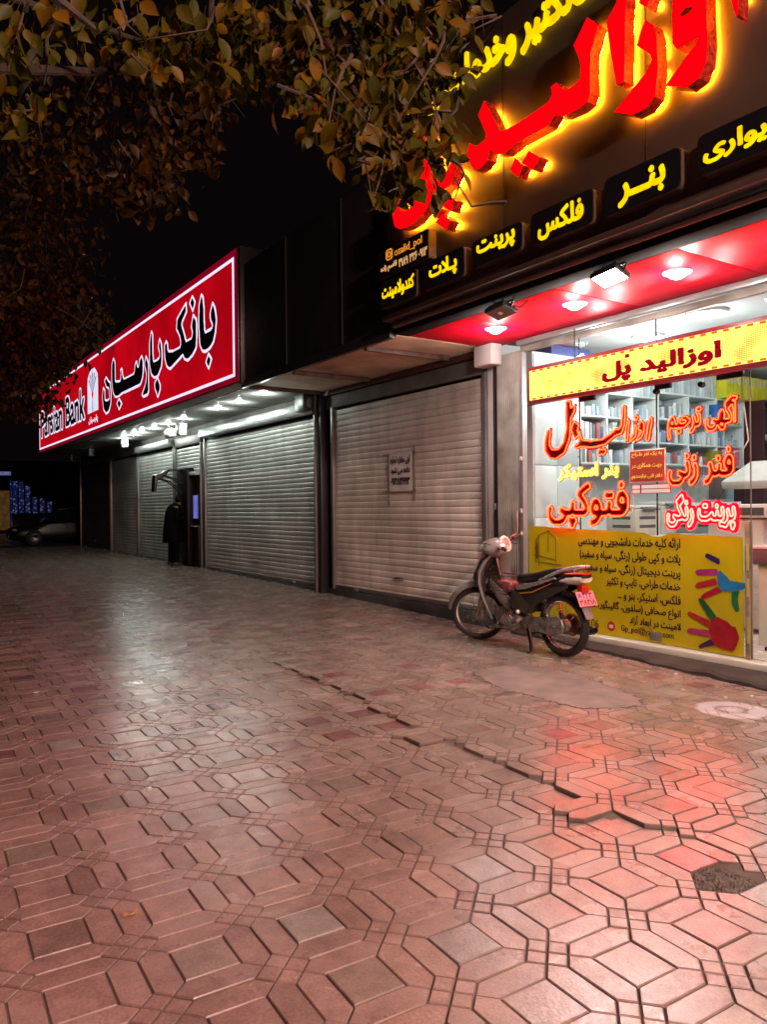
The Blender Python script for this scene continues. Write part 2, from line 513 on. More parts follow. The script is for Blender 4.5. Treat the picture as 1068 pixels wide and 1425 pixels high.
    L.new(n1.outputs['Fac'], rr.inputs['Value']); rm = N.new('ShaderNodeMath'); rm.operation = 'MULTIPLY'; L.new(rr.outputs[0], rm.inputs[0]); L.new(at.outputs['Alpha'], rm.inputs[1]); L.new(rm.outputs[0], b.inputs['Roughness'])
    b.inputs['Specular IOR Level'].default_value = 0.95
    bp = N.new('ShaderNodeBump'); bp.inputs['Strength'].default_value = 0.35; bp.inputs['Distance'].default_value = 0.004
    sm = N.new('ShaderNodeMath'); sm.operation = 'ADD'; L.new(n2.outputs['Fac'], sm.inputs[0]); L.new(n3.outputs['Fac'], sm.inputs[1])
    L.new(sm.outputs[0], bp.inputs['Height']); L.new(bp.outputs[0], b.inputs['Normal'])
    return m

M_PAVER = paver_material()
M_SAND = mat('joint_sand', (0.135, 0.108, 0.088), 0.95, nscale=9, var=.25, bump=.5, bscale=140)
M_ASPH = mat('asphalt', (0.05, 0.05, 0.052), 0.85, nscale=20, bump=.4, bscale=120)
M_CONC = mat('worn_concrete', (0.30, 0.25, 0.225), 0.8, nscale=5, var=.2, bump=.5, bscale=70)
M_CEMENT = mat('cement_step', (0.045, 0.043, 0.035), 0.85, nscale=4, var=.3, bump=.6, bscale=40)
M_PLINTH = mat('dark_plinth_stone', (0.06, 0.062, 0.058), 0.6, nscale=3, var=.3, bump=.2)
M_WALL = mat('grey_render_wall', (0.16, 0.15, 0.14), 0.85, nscale=3, var=.2, bump=.3)
M_DARKPANEL = mat('dark_cladding_panel', (0.020, 0.015, 0.018), 0.35, nscale=1.5, var=.15)
M_BOARD = mat('dark_brown_sign_board', (0.105, 0.058, 0.052), 0.45, nscale=1.2, var=.12)
M_BLACKMETAL = mat('black_painted_metal', (0.018, 0.017, 0.018), 0.38, nscale=8)
M_SHUT = mat('galvanised_shutter', (0.80, 0.745, 0.67), 0.5, 0.0, nscale=1.3, var=.22, bump=.1, bscale=25)
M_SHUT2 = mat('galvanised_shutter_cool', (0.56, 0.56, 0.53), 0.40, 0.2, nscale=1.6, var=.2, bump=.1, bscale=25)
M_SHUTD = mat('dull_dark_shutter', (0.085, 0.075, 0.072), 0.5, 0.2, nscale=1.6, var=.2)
M_STEEL = mat('brushed_steel', (0.42, 0.43, 0.42), 0.34, 0.7, nscale=12, var=.15)
def streaks(m, col, dirt, amount):
    N, L = nodes_of(m); b = N['Principled BSDF']; tc = N.new('ShaderNodeTexCoord'); mp = N.new('ShaderNodeMapping'); mp.inputs['Scale'].default_value = (1, 2.6, .5)
    L.new(tc.outputs['Object'], mp.inputs['Vector']); nz = N.new('ShaderNodeTexNoise'); nz.inputs['Scale'].default_value = 2.2; nz.inputs['Detail'].default_value = 7; L.new(mp.outputs[0], nz.inputs['Vector'])
    nf = N.new('ShaderNodeTexNoise'); nf.inputs['Scale'].default_value = 34; nf.inputs['Detail'].default_value = 4; L.new(tc.outputs['Object'], nf.inputs['Vector'])
    r1 = N.new('ShaderNodeMapRange'); r1.inputs['From Min'].default_value = .47; r1.inputs['From Max'].default_value = .75; r1.inputs['To Max'].default_value = amount; L.new(nz.outputs['Fac'], r1.inputs['Value'])
    r2 = N.new('ShaderNodeMapRange'); r2.inputs['From Min'].default_value = .66; r2.inputs['From Max'].default_value = .72; r2.inputs['To Max'].default_value = .45; L.new(nf.outputs['Fac'], r2.inputs['Value'])
    mx_ = N.new('ShaderNodeMath'); mx_.operation = 'MAXIMUM'; L.new(r1.outputs[0], mx_.inputs[0]); L.new(r2.outputs[0], mx_.inputs[1])
    old = b.inputs['Base Color'].links[0].from_socket; mi = N.new('ShaderNodeMix'); mi.data_type = 'RGBA'
    L.new(mx_.outputs[0], mi.inputs[0]); L.new(old, mi.inputs[6]); mi.inputs[7].default_value = (*dirt, 1); L.new(mi.outputs[2], b.inputs['Base Color'])
streaks(M_SHUT, None, (.36, .31, .26), .38); streaks(M_SHUT2, None, (.28, .265, .24), .38)
M_RAIL = mat('grey_guide_rail', (0.20, 0.19, 0.18), 0.45, 0.4, nscale=5)
M_WHITEPAINT = mat('white_paint', (0.76, 0.75, 0.72), 0.5, nscale=3, var=.06)
M_PLASTER = mat('stained_plaster_soffit', (0.58, 0.44, 0.31), 0.8, nscale=1.8, var=.2, dirt=(.32,.22,.15), bump=.2)
M_BANKSOFF = mat('grey_metal_soffit', (0.40, 0.40, 0.385), 0.33, 0.3, nscale=1.5, var=.12)
M_REDSOFF = mat('glossy_red_panel', (0.82, 0.003, 0.030), 0.42, nscale=1.0, var=.06, spec=.08)
M_CREAM = mat('cream_stone_sill', (0.68, 0.66, 0.55), 0.35, nscale=4, var=.08)
M_SHOPWALL = mat('white_shop_wall', (0.78, 0.80, 0.80), 0.55, nscale=1, var=.03)
M_FLOOR = mat('pale_shop_floor_tile', (0.70, 0.69, 0.63), 0.25, nscale=2, var=.05)
M_GATE = mat('dusty_folding_gate_metal', (0.36, 0.345, 0.305), 0.5, 0.3, nscale=2.5, var=.2, dirt=(.17,.15,.12))
M_ALU = mat('pale_aluminium', (0.36, 0.355, 0.35), 0.33, 0.5, nscale=6, var=.08)
M_GLASS = glass('clear_glass')
M_BLACK = mat('matt_black', (0.012, 0.012, 0.012), 0.6)
M_GREYBOX = mat('grey_white_plastic', (0.62, 0.61, 0.58), 0.45, nscale=3, var=.08)

# ------------------------------------------------------------------ ground
P_ = 0.4035; X0, Y0, ROT = 2.53, 2.065, R(-2.225)
UX = np.array([math.cos(ROT), math.sin(ROT)]); VX = np.array([math.sin(ROT), -math.cos(ROT)])
HOLE = (2.86, 1.86)

def make_pavers():
    s = P_ / 2.08; w = P_ - s; a = 0.36 * s          # big square, strip between squares, little square
    q2 = a / math.sqrt(2)                            # distances along the diagonals
    pieces = []
    h = s / 2
    pieces.append(('sq', [(-h,-h),(h,-h),(h,h),(-h,h)]))
    d = a / math.sqrt(2)
    # strip between this square and the next along u: two long hexagons, running along v
    def hexes(sw):
        n0 = -P_/2; n1 = P_/2                        # node centres at both ends of the strip
        c = P_/2                                     # strip axis
        for sg in (-1, 1):
            e = c + sg * w/2                         # edge lying against a big square
            pts = [(e, -h), (e, h), (c + sg*q2, n1 - q2), (c, n1 - a*math.sqrt(2)), (c, n0 + a*math.sqrt(2)), (c + sg*q2, n0 + q2)]
            pieces.append(('hex', [(y, x) for x, y in pts] if sw else pts))
    hexes(False); hexes(True)
    nc = np.array([P_/2, P_/2]); e1 = np.array([1,1])/math.sqrt(2); e2 = np.array([-1,1])/math.sqrt(2)
    for i in (-1, 1):
        for j in (-1, 1):
            c = nc + e1*i*a/2 + e2*j*a/2
            pieces.append(('small', [tuple(c + e1*x*a/2 + e2*y*a/2) for x, y in ((-1,-1),(1,-1),(1,1),(-1,1))]))
    def inset(poly, g):
        p = np.array(poly); n = len(p)
        if area2(poly) < 0: p = p[::-1]
        out = []
        for i in range(n):
            e0 = p[i] - p[i-1]; e1_ = p[(i+1) % n] - p[i]
            n0 = np.array([-e0[1], e0[0]]) / np.hypot(*e0); n1 = np.array([-e1_[1], e1_[0]]) / np.hypot(*e1_)
            b = (n0 + n1); b /= np.hypot(*b)
            out.append(p[i] + b * g / max(0.3, b @ n0))
        return np.array(out)
    shapes = [(k, inset(p, 0.0030), inset(p, 0.0064)) for k, p in pieces]
    V = []; F = []; T = []
    for j in range(-125, 9):
        for i in range(-12, 12):
            base = np.array([X0, Y0]) + P_*(i*UX + j*VX)
            if not (-1.9 < base[0] < 6.75 and -1.2 < base[1] < 50): continue
            if base[0] < base[1]*0.10 - 1.6: continue
            big = rng.random()
            for k, p0, p1 in shapes:
                o = base + p0[:, :1]*UX + p0[:, 1:]*VX; t = base + p1[:, :1]*UX + p1[:, 1:]*VX
                c = t.mean(0)
                if c[0] > 6.62: continue
                if math.hypot((c[0]-HOLE[0])*1.0, c[1]-HOLE[1]) < 0.108 and k != 'sq': continue
                if c[1] > 30.6 and False: continue
                zz = gz(c[1]) + rng.normal(0, 0.0011) + lift(c[0], c[1])
                tl = rng.normal(0, 0.006, 2)
                n = len(o); b0 = len(V)
                hz = lambda P: zz + (P - c) @ tl
                for P in o: V.append((P[0], P[1], hz(P) - 0.022))
                for P in o: V.append((P[0], P[1], hz(P) - 0.0042))
                for P in t: V.append((P[0], P[1], hz(P)))
                fs = [tuple(b0 + 2*n + q for q in range(n))]
                for r in (0, 1):
                    if r == 0 and c[1] > 16: continue
                    fs += [(b0+r*n+q, b0+r*n+(q+1) % n, b0+(r+1)*n+(q+1) % n, b0+(r+1)*n+q) for q in range(n)]
                F += fs
                v = rng.normal(1, 0.07)
                redness = float(np.clip((3.6 - c[0]) / 3.2, 0, 1))  # pinkish light on the left side, put into the paver colour
                col = np.array([0.275, 0.222, 0.182])*(1-redness) + np.array([0.30, 0.195, 0.172])*redness
                if k == 'sq':
                    if big < 0.16: col = np.array([0.235, 0.115, 0.112])
                    elif big < 0.23: col = np.array([0.25, 0.20, 0.168])
                    elif big < 0.27: col = np.array([0.30, 0.28, 0.25])
                if rng.random() < 0.06: v *= 0.86
                ro = rng.uniform(.55, .85) if k == 'sq' else rng.uniform(.75, 1.15)
                T += [tuple(col*v) + (ro,)] + [tuple(col*v*.62) + (2.0,)] * (len(fs)-1)  # bevel edges darkened in colour so joints show under the frontal lamp
    me = bpy.data.meshes.new('pavement'); me.from_pydata(V, [], F)
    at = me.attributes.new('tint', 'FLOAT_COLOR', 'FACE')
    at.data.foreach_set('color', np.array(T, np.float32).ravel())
    me.materials.append(M_PAVER)
    o = bpy.data.objects.new('pavement', me); COL.objects.link(o)
    o['kind'] = 'structure'
    return o
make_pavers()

def make_bed():
    xs = np.arange(-2.0, 6.9, 0.12); ys = np.concatenate([np.arange(-1.4, 9, 0.12), np.arange(9, 52, 1.0)])
    V = []; F = []
    for y in ys:
        for x in xs:
            sandy = math.exp(-((x-5.4)/1.3)**2 - ((y-5.1)/2.3)**2)
            rise = 0.0055*sandy + rng.normal(0, 0.0008)
            l_ = min(lift(x-.1, y), lift(x, y))
            dig = 0.02*math.exp(-((x-HOLE[0])/.09)**2 - ((y-HOLE[1])/.08)**2)
            V.append((x, y, gz(y) - 0.0078 + rise*.9 + l_*0.95 - dig))
    n = len(xs)
    for j in range(len(ys)-1):
        for i in range(n-1): F.append((j*n+i, j*n+i+1, (j+1)*n+i+1, (j+1)*n+i))
    mb = MB(); mb.add(V, F); o = mb.build('ground', M_SAND); o['kind'] = 'structure'
make_bed()
o = MB().box((-2.15, -60, -0.45), (-2.0, 120, -0.06)).build('kerb', M_CONC, bevel=.012); o['kind'] = 'structure'
o = MB().add([(-300,-300,-.26),(300,-300,-.26),(300,400,-.26),(-300,400,-.26)], [(0,1,2,3)]).build('road', M_ASPH); o['kind'] = 'structure'
o = MB().box((-2.0, 52.0, -0.3), (14, 120, .12)).build('far_pavement', M_ASPH); o['kind'] = 'structure'

# worn cement patch trodden over the pavers
patch = [(4.62, 5.45), (4.9, 5.5), (5.14, 5.43), (5.3, 5.2), (5.31, 4.94), (5.26, 4.6), (5.18, 4.33), (5.12, 4.1), (5.02, 3.9), (4.86, 3.8), (4.71, 3.81), (4.6, 3.9), (4.48, 3.95), (4.42, 4.1), (4.39, 4.31), (4.42, 4.55), (4.36, 4.77), (4.45, 5.1)]
rp = []
for i in range(len(patch)):
    a, b = np.array(patch[i]), np.array(patch[(i+1) % len(patch)])
    for t in np.arange(0, 1, .125): rp.append(tuple(a + (b-a)*t + rng.normal(0, .016, 2)))
mb = MB(); mb.prism(rp, lambda x, y: (x, y, gz(y)+lift(x, y)+.005), lambda x, y: (x, y, gz(y)-.01))
o = mb.build('cement_patch', mat('patched_cement', (.205,.168,.142), .75, nscale=5, var=.3, dirt=(.12,.10,.085), bump=.6, bscale=60)); o['kind'] = 'structure'

rim = [(x + (.016 if x > 4.7 else .004) + rng.normal(0, .008), y + (.012 if y > 4.6 else -.006) + rng.normal(0, .008)) for x, y in rp]
mb = MB(); mb.prism(rim, lambda x, y: (x, y, gz(y)+lift(x, y)+.003), lambda x, y: (x, y, gz(y)-.012))
o = mb.build('crack', mat('dark_crack_dirt', (.045,.037,.032), .95, nscale=12, var=.3), smooth=0); o['kind'] = 'structure'

# broken bits in the hole left by a lost paver
mb = MB(); n = 34; V = []; F = []
for j in range(n):
    for i in range(n):
        u, v = (i/(n-1)-.5)*2, (j/(n-1)-.5)*2; r_ = math.hypot(u, v)*(1 + .12*math.sin(3*math.atan2(v, u)+1))
        V.append((HOLE[0]+u*.16, HOLE[1]+v*.135, gz(2)+lift(HOLE[0]+.15, HOLE[1]) + (-.012 + .010*(1-r_*r_) + rng.normal(0, .0032) if r_ < 1 else -.022)))
for j in range(n-1):
    for i in range(n-1): F.append((j*n+i, j*n+i+1, (j+1)*n+i+1, (j+1)*n+i))
mb.add(V, F)
tag(mb.build('rubble', mat('grey_rubble', (.13,.115,.10), .95, nscale=30, var=.4, bump=1, bscale=120), smooth=0), 'rough grey rubble filling the hole of a lost paver', 'rubble', kind='stuff')

# ------------------------------------------------------------------ the three shop buildings
FX = 6.6
ps = thing('print_shop', 'lit print shop with clear glass front, red ceiling over the entrance and white interior', 'shop')
X1, Y1, Y2 = 13.6, 0.4, 7.24
mb = MB()
mb.box((FX+.04, Y1, -.3), (X1, Y2, .06)); mb.build('floor', M_FLOOR, ps)
MB().box((FX+.31, Y1, 3.52), (X1, Y2, 3.70)).build('ceiling', mat('grey_white_ceiling', (.40,.42,.43), .6, nscale=1, var=.04), ps)
MB().box((FX+.05, Y2, -.3), (X1+.2, Y2+.11, 3.9)).build('wall', M_SHOPWALL, ps)
MB().box((X1, Y1, -.3), (X1+.2, Y2, 3.9)).build('wall', M_SHOPWALL, ps)
MB().box((FX-.1, Y1-.25, -.3), (X1+.2, Y1, 3.9)).build('wall', M_SHOPWALL, ps)
# cream sill under the glass and the cement step before it, wider towards the door
MB().box((FX-.12, Y1, -.04), (FX+.035, 6.8, .05)).build('sill', M_CREAM, ps, bevel=.006)
mb = MB(); n = 60; rings = []
for i in range(n+1):
    y = .4 + i*(6.9-.4)/n; wv = .012*math.sin(i*1.7) + .01*math.sin(i*.61) + rng.normal(0, .004)
    xf = 6.45 - max(0, (6.6-y))*.115 + wv
    rings.append([(FX-.10, y, -.25), (xf-.02, y, -.25), (xf, y, gz(y)+.03+wv*.4), (xf+.03, y, gz(y)+.055+wv*.5), ((xf+6.5)/2, y, gz(y)+.07+wv*.4), (FX-.13, y, gz(y)+.075), (FX-.10, y, gz(y)+.07)])
mb.loft(rings); mb.build('entrance_step', M_CEMENT, ps, smooth=30)
# red soffit of big panels with dark open joints
ys = [1.0, 2.35, 3.75, 5.05, 6.35, 7.36]
for a, b in zip(ys[:-1], ys[1:]):
    MB().box((5.30, a+.004, 3.472), (FX+.0, b-.004, 3.5)).build('soffit_panel', M_REDSOFF, ps, bevel=.003)
MB().box((5.28, .8, 3.505), (FX+.305, 7.23, 3.54)).build('soffit_backing', M_BLACK, ps)
MB().box((FX-.07, 1.0, 3.40), (FX-.005, 6.86, 3.468)).build('transom_trim', M_ALU, ps, bevel=.012)
MB().box((FX-.005, 1.0, 3.33), (FX+.05, 6.86, 3.40)).build('head_rail', M_GATE, ps, bevel=.005)
MB().box((FX+.0, .5, 3.545), (FX+.3, 7.36, 6.2)).build('upper_wall', M_WALL, ps)

vs_ = thing('vacant_shop', 'closed vacant shop with stained plaster awning between the print shop and the bank', 'shop')
MB().box((FX+.25, 7.36, -.3), (FX+.5, 11.7, 6.0)).build('wall', M_WALL, vs_)
MB().box((FX-.06, 7.36, -.3), (FX+.24, 11.72, .085)).build('plinth', M_PLINTH, vs_, bevel=.01)
MB().box((FX-.02, 7.30, .086), (FX+.24, 7.44, 3.42)).build('pillar', M_WHITEPAINT, vs_, bevel=.01)
MB().box((FX-.03, 7.445, 3.17), (FX+.24, 11.62, 3.38)).build('lintel', M_WALL, vs_, bevel=.01)
MB().box((FX-.10, 7.445, 3.39), (FX+.24, 11.7, 3.46)).build('beam', mat('dark_red_beam', (.10,.03,.03), .6), vs_)
mb = MB(); n = 14; rings = []
MB().box((5.14, 7.40, 3.47), (FX+.24, 11.76, 3.50)).build('awning_soffit', M_PLASTER, vs_, bevel=.004)
for y in (8.05, 10.0, 11.55):
    MB().box((5.12, y-.03, 3.405), (6.42, y+.03, 3.468)).build('awning_bracket', mat('rusty_bracket', (.14,.09,.07), .6, .2, nscale=9, var=.4), vs_, bevel=.008)
MB().box((5.06, 7.42, 3.44), (5.13, 11.76, 3.56)).build('fascia', M_BLACKMETAL, vs_, bevel=.006)
MB().box((5.09, 7.42, 3.565), (5.40, 11.70, 5.45)).build('blank_sign_panel', M_DARKPANEL, vs_, bevel=.01)
for y in (8.55, 10.15): MB().box((5.075, y-.012, 3.57), (5.088, y+.012, 5.44)).build('panel_joint', M_BLACK, vs_)

bk = thing('bank_building', 'bank branch with grey metal soffit and roller shutters all closed for the night', 'bank')
MB().box((FX+.12, 11.72, -.3), (FX+.5, 31.0, 6.4)).build('wall', M_WALL, bk)
MB().box((FX+.12, 30.75, -.3), (14, 31.0, 6.4)).build('wall', M_WALL, bk)
MB().box((FX-.05, 11.86, -.3), (FX+.115, 30.74, .055)).build('plinth', M_PLINTH, bk, bevel=.01)
MB().box((5.02, 11.84, 3.52), (FX+.115, 29.9, 3.56)).build('soffit', M_BANKSOFF, bk, bevel=.004)
for y in (14.4, 17.2, 20.2, 23.4, 26.6):
    MB().box((5.05, y-.006, 3.512), (FX+.1, y+.006, 3.519)).build('soffit_joint', M_BLACK, bk)
MB().box((5.30, 11.84, 3.508), (5.32, 29.9, 3.519)).build('soffit_joint', M_BLACK, bk)
MB().box((FX-.14, 11.62, -.05), (FX+.11, 11.80, 3.50)).build('pillar', M_BLACKMETAL, bk, bevel=.012)
MB().box((FX-.19, 11.74, -.05), (FX-.145, 11.79, 3.44)).build('pillar_edge', M_RAIL, bk, bevel=.006)

# ------------------------------------------------------------------ roller shutters
def roller_shutter(label, y0, y1, z0, z1, material, x=FX, pitch=.088, bulge=.9, box=None, railw=.07, group='closed roller shutters along the pavement', nicks=0):
    t = thing('roller_shutter', label, 'shutter', group)
    place(t, (x, (y0+y1)/2, z0))
    ym = (y0+y1)/2
    mb = MB(); V = []; F = []
    prof = [(0, 0), (.006*bulge, .10), (.010*bulge, .35), (.011*bulge, .6), (.009*bulge, .80), (.004*bulge, .93), (-.003, .97)]
    rows = []; n = int((z1-z0)/pitch)
    for k in range(n):
        j = rng.normal(0, .0015)
        for d, h in prof: rows.append((-d + j, z0 + (k+h)*(z1-z0)/n))
    segs = 10
    wob = rng.normal(0, .0016, (segs+1,))
    for dx, z in rows:
        for s in range(segs+1):
            V.append((dx + wob[s]*math.sin(z*2.1+s), y0 + (y1-y0)*s/segs - ym, z - z0))
    for r_ in range(len(rows)-1):
        for s in range(segs):
            a = r_*(segs+1)+s; F.append((a, a+1, a+segs+2, a+segs+1))
    mb.add(V, F); mb.build('curtain', material, t, smooth=60)
    MB().box((-.03, y0-ym, .0), (.012, y1-ym, .07)).build('bottom_bar', M_RAIL, t, bevel=.006)
    for a in (y0-railw, y1): MB().box((-.055, a-ym, -.0), (.06, a+railw-ym, z1-z0+.05)).build('guide_rail', M_RAIL, t, bevel=.006)
    for fy in (-.32, .32):
        yy = fy*(y1-y0)
        MB().box((-.048, yy-.05, .012), (-.031, yy+.05, .058)).build('lock_hasp', M_STEEL, t, bevel=.004)
    MB().box((-.052, -.11, .30), (-.012, .11, .325)).build('pull_handle', M_RAIL, t, bevel=.006)
    if box:
        MB().box((-box[0], y0-.02-ym, z1-z0+.045), (.0, y1+.02-ym, z1-z0+.05+box[1])).build('shutter_box', box[2], t, bevel=.02)
    return t

roller_shutter('wide grey roller shutter of the vacant shop with a paper notice stuck on it', 7.52, 11.36, .09, 3.13, M_SHUT, railw=.075, pitch=.098, bulge=.55)
roller_shutter('broad silvery roller shutter right of the cash machine under the bright soffit lamps', 11.90, 17.40, .06, 3.10, M_SHUT2, box=(.20, .19, M_STEEL), railw=.085)
roller_shutter('narrow roller shutter half hidden behind the cash machine and the waiting person', 17.75, 19.5, .06, 3.02, M_SHUT2, box=(.06, .22, M_RAIL))
roller_shutter('pale roller shutter with faint red glints left of the person in black', 19.72, 22.88, .08, 3.08, M_SHUT2, box=(.18, .17, M_STEEL))
roller_shutter('dim roller shutter second from the dark far end of the bank', 23.05, 25.95, .09, 3.08, M_SHUT2, box=(.10, .14, M_RAIL))
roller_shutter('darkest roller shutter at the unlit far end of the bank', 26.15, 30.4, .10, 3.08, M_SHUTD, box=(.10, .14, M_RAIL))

# shutter drive boxes and small fixtures under the bank soffit
t = thing('shutter_motor_box', 'black square motor box at the top right corner of the broad bank shutter', 'motor box')
place(t, (6.42, 12.05, 3.16))
MB().box((-.15, -.17, 0), (.15, .17, .30)).build('housing', M_BLACKMETAL, t, bevel=.02)
MB().lathe([(.0, 0), (.09, 0), (.10, .02), (.06, .03), (0, .03)], (0, -.17, .15), (0, -1, 0), 20).build('cover', M_RAIL, t)
t = thing('alarm_siren', 'white round alarm siren hanging beside a square box under the bank soffit', 'siren')
place(t, (6.05, 18.25, 3.52))
MB().lathe([(0,-.22),(.09,-.22),(.125,-.18),(.125,.02),(.09,.06),(0,.06)], (0, .25, -.19), (-.25, 1, 0), 24).build('horn', M_GREYBOX, t)
MB().box((-.02, .18, -.10), (.02, .30, 0)).build('bracket', M_RAIL, t)
t = thing('alarm_box', 'white square alarm box under the bank soffit right of the round siren', 'alarm box')
place(t, (6.05, 17.55, 3.52))
MB().box((-.10, -.13, -.33), (.10, .13, -.03)).build('housing', M_GREYBOX, t, bevel=.03)
MB().box((-.04, -.04, -.032), (.04, .04, 0)).build('bracket', M_RAIL, t)
for i, (y, lab) in enumerate([(22.6, 'brightest small white box at the soffit edge over the dim shutter'), (26.6, 'dull small white box under the soffit nearer the dark far end'), (29.4, 'tiny grey box hanging at the last dark corner of the bank soffit')]):
    t = thing('junction_box', lab, 'box', 'small boxes under the bank soffit'); place(t, (6.1, y, 3.52))
    MB().box((-.09, -.10, -.24), (.09, .10, 0)).build('housing', M_GREYBOX, t, bevel=.02)
    MB().box((-.07, -.108, -.20), (.07, -.101, -.04)).build('lid', M_GREYBOX, t, bevel=.002)
# ------------------------------------------------------------------ drawn lettering: outlines in metres on the sign (street position, height)
BIG =  {'lid':[(5.695,4.76),(5.738,4.862),(5.703,4.965),(5.596,4.891),(5.474,4.906),(5.457,4.95),(5.57,5.176),(5.484,5.278),(5.383,5.109),(5.323,4.988),(5.264,4.902),(5.195,4.881),(5.022,4.875),(4.662,4.899),(4.619,4.943),(4.635,5.013),(4.567,5.019),(4.51,4.943),(4.461,4.902),(4.364,4.912),(4.309,4.934),(4.303,5.028),(4.322,5.109),(4.377,5.233),(4.231,5.388),(4.121,5.268),(4.152,5.202),(4.168,5.151),(4.199,5.096),(4.208,4.946),(4.207,4.768),(4.241,4.712),(4.335,4.693),(4.496,4.708),(4.596,4.751),(4.665,4.699),(4.841,4.702),(5.024,4.705),(5.217,4.674),(5.337,4.714),(5.407,4.789),(5.44,4.705),(5.524,4.667),(5.631,4.672)],'lid_dot1':[(4.9,4.577),(4.772,4.473),(4.853,4.391),(4.986,4.503)],'lid_dot2':[(5.068,4.579),(4.975,4.475),(5.038,4.393),(5.142,4.498)],'alef2':[(3.854,5.51),(3.947,5.332),(4.037,5.251),(4.007,5.04),(3.945,4.712),(3.871,4.703),(3.865,4.943),(3.86,5.195),(3.839,5.387),(3.82,5.465)],'ze':[(3.672,5.07),(3.607,4.998),(3.579,4.898),(3.571,4.649),(3.597,4.465),(3.678,4.415),(3.799,4.415),(3.972,4.515),(3.813,4.6),(3.676,4.675),(3.619,4.746),(3.638,4.799),(3.753,4.918),(3.718,5.007)],'ze_dot':[(3.731,5.226),(3.664,5.154),(3.615,5.242),(3.682,5.323)],'vav':[(3.436,5.135),(3.447,4.974),(3.443,4.78),(3.412,4.722),(3.31,4.713),(3.238,4.711),(3.258,4.674),(3.324,4.637),(3.42,4.565),(3.504,4.502),(3.407,4.449),(3.326,4.408),(3.234,4.43),(3.182,4.509),(3.165,4.65),(3.174,4.827),(3.175,4.978),(3.241,5.131),(3.346,5.18)],'vav_hole':[(3.389,4.949),(3.335,4.973),(3.269,4.946),(3.309,4.925),(3.362,4.928)],'alef1':[(3.01,4.919),(2.958,4.709),(2.943,4.714),(2.933,4.875),(2.902,5.122),(2.925,5.169),(3.006,5.062),(3.034,5.0)],'pol':[(7.004,4.843),(7.026,4.705),(6.979,4.557),(6.883,4.499),(6.75,4.475),(6.565,4.493),(6.422,4.542),(6.316,4.643),(6.181,4.648),(6.001,4.666),(5.904,4.761),(5.981,4.89),(6.08,4.805),(6.212,4.782),(6.331,4.824),(6.325,5.217),(6.444,5.381),(6.553,5.277),(6.504,4.971),(6.526,4.735),(6.626,4.716),(6.7,4.665),(6.832,4.659),(6.879,4.702),(6.925,4.85)],'pol_dot1':[(6.258,4.592),(6.142,4.476),(6.218,4.403),(6.335,4.535)],'pol_dot2':[(6.042,4.575),(5.932,4.492),(5.989,4.401),(6.13,4.498)],'pol_dot3':[(6.135,4.418),(6.003,4.315),(6.072,4.24),(6.244,4.37)]}
BANK= {'ba':[(12.802,5.086),(12.68,4.947),(12.624,4.749),(12.674,4.526),(12.759,4.379),(12.921,4.303),(13.151,4.26),(13.317,4.301),(13.449,4.434),(13.478,4.611),(13.506,4.836),(13.475,5.172),(13.353,5.351),(13.254,5.279),(13.214,5.065),(13.204,4.726),(13.16,4.622),(12.847,4.643),(12.783,4.653),(12.92,4.787),(12.936,4.909)],'ba_dot':[(13.02,4.233),(12.863,4.093),(13.029,3.935),(13.176,4.085)],'nk':[(13.78,5.079),(13.607,4.956),(13.58,4.704),(13.623,4.417),(13.803,4.324),(14.097,4.26),(14.304,4.333),(14.355,4.419),(14.549,4.374),(15.116,4.259),(15.323,4.34),(15.445,4.523),(15.479,4.802),(15.347,4.887),(15.265,4.818),(15.228,4.649),(14.859,4.597),(14.542,4.594),(14.462,4.67),(14.535,4.813),(14.726,4.981),(14.68,5.181),(14.136,5.384),(14.127,5.192),(14.412,5.022),(14.302,4.871),(14.159,4.652),(13.865,4.647),(13.826,4.752),(13.895,4.866)],'n_dot':[(13.805,5.433),(13.653,5.274),(13.793,5.119),(13.975,5.322)],'pa':[(15.778,5.023),(15.65,4.889),(15.599,4.604),(15.667,4.394),(15.896,4.235),(16.17,4.241),(16.354,4.331),(16.488,4.582),(16.471,5.04),(16.32,5.283),(16.229,5.194),(16.226,4.767),(16.176,4.588),(15.793,4.609),(15.772,4.689),(15.874,4.846)],'p_dots':[(15.941,4.241),(15.742,4.045),(15.763,3.937),(15.929,3.797),(16.132,4.015),(16.146,4.13)],'r':[(16.722,4.823),(16.553,4.65),(16.546,4.302),(16.558,3.985),(16.706,3.932),(16.953,3.934),(17.072,4.008),(16.794,4.192),(16.689,4.381),(16.847,4.64)],'sia':[(17.039,4.878),(16.923,4.74),(16.911,4.532),(16.987,4.367),(17.144,4.241),(17.457,4.223),(18.625,4.239),(18.985,4.204),(19.292,4.227),(19.475,4.366),(19.589,4.681),(19.572,5.078),(19.401,5.216),(19.256,5.093),(19.251,4.616),(18.79,4.566),(18.722,4.749),(18.779,4.822),(18.636,4.847),(18.573,4.662),(18.495,4.571),(17.71,4.564),(17.623,4.582),(17.541,4.782),(17.433,4.824),(17.356,4.661),(17.251,4.675),(17.226,4.79)],'y_dots':[(18.926,4.165),(18.67,4.005),(18.938,3.881),(19.151,4.062)],'n2':[(20.107,4.857),(19.913,4.727),(19.719,4.666),(19.642,4.354),(19.705,4.094),(19.881,3.946),(20.149,3.907),(20.415,4.039),(20.537,4.4),(20.43,4.628),(20.256,4.536),(20.267,4.297),(20.0,4.247),(19.801,4.274),(19.856,4.517),(20.119,4.586),(20.313,4.785)]}
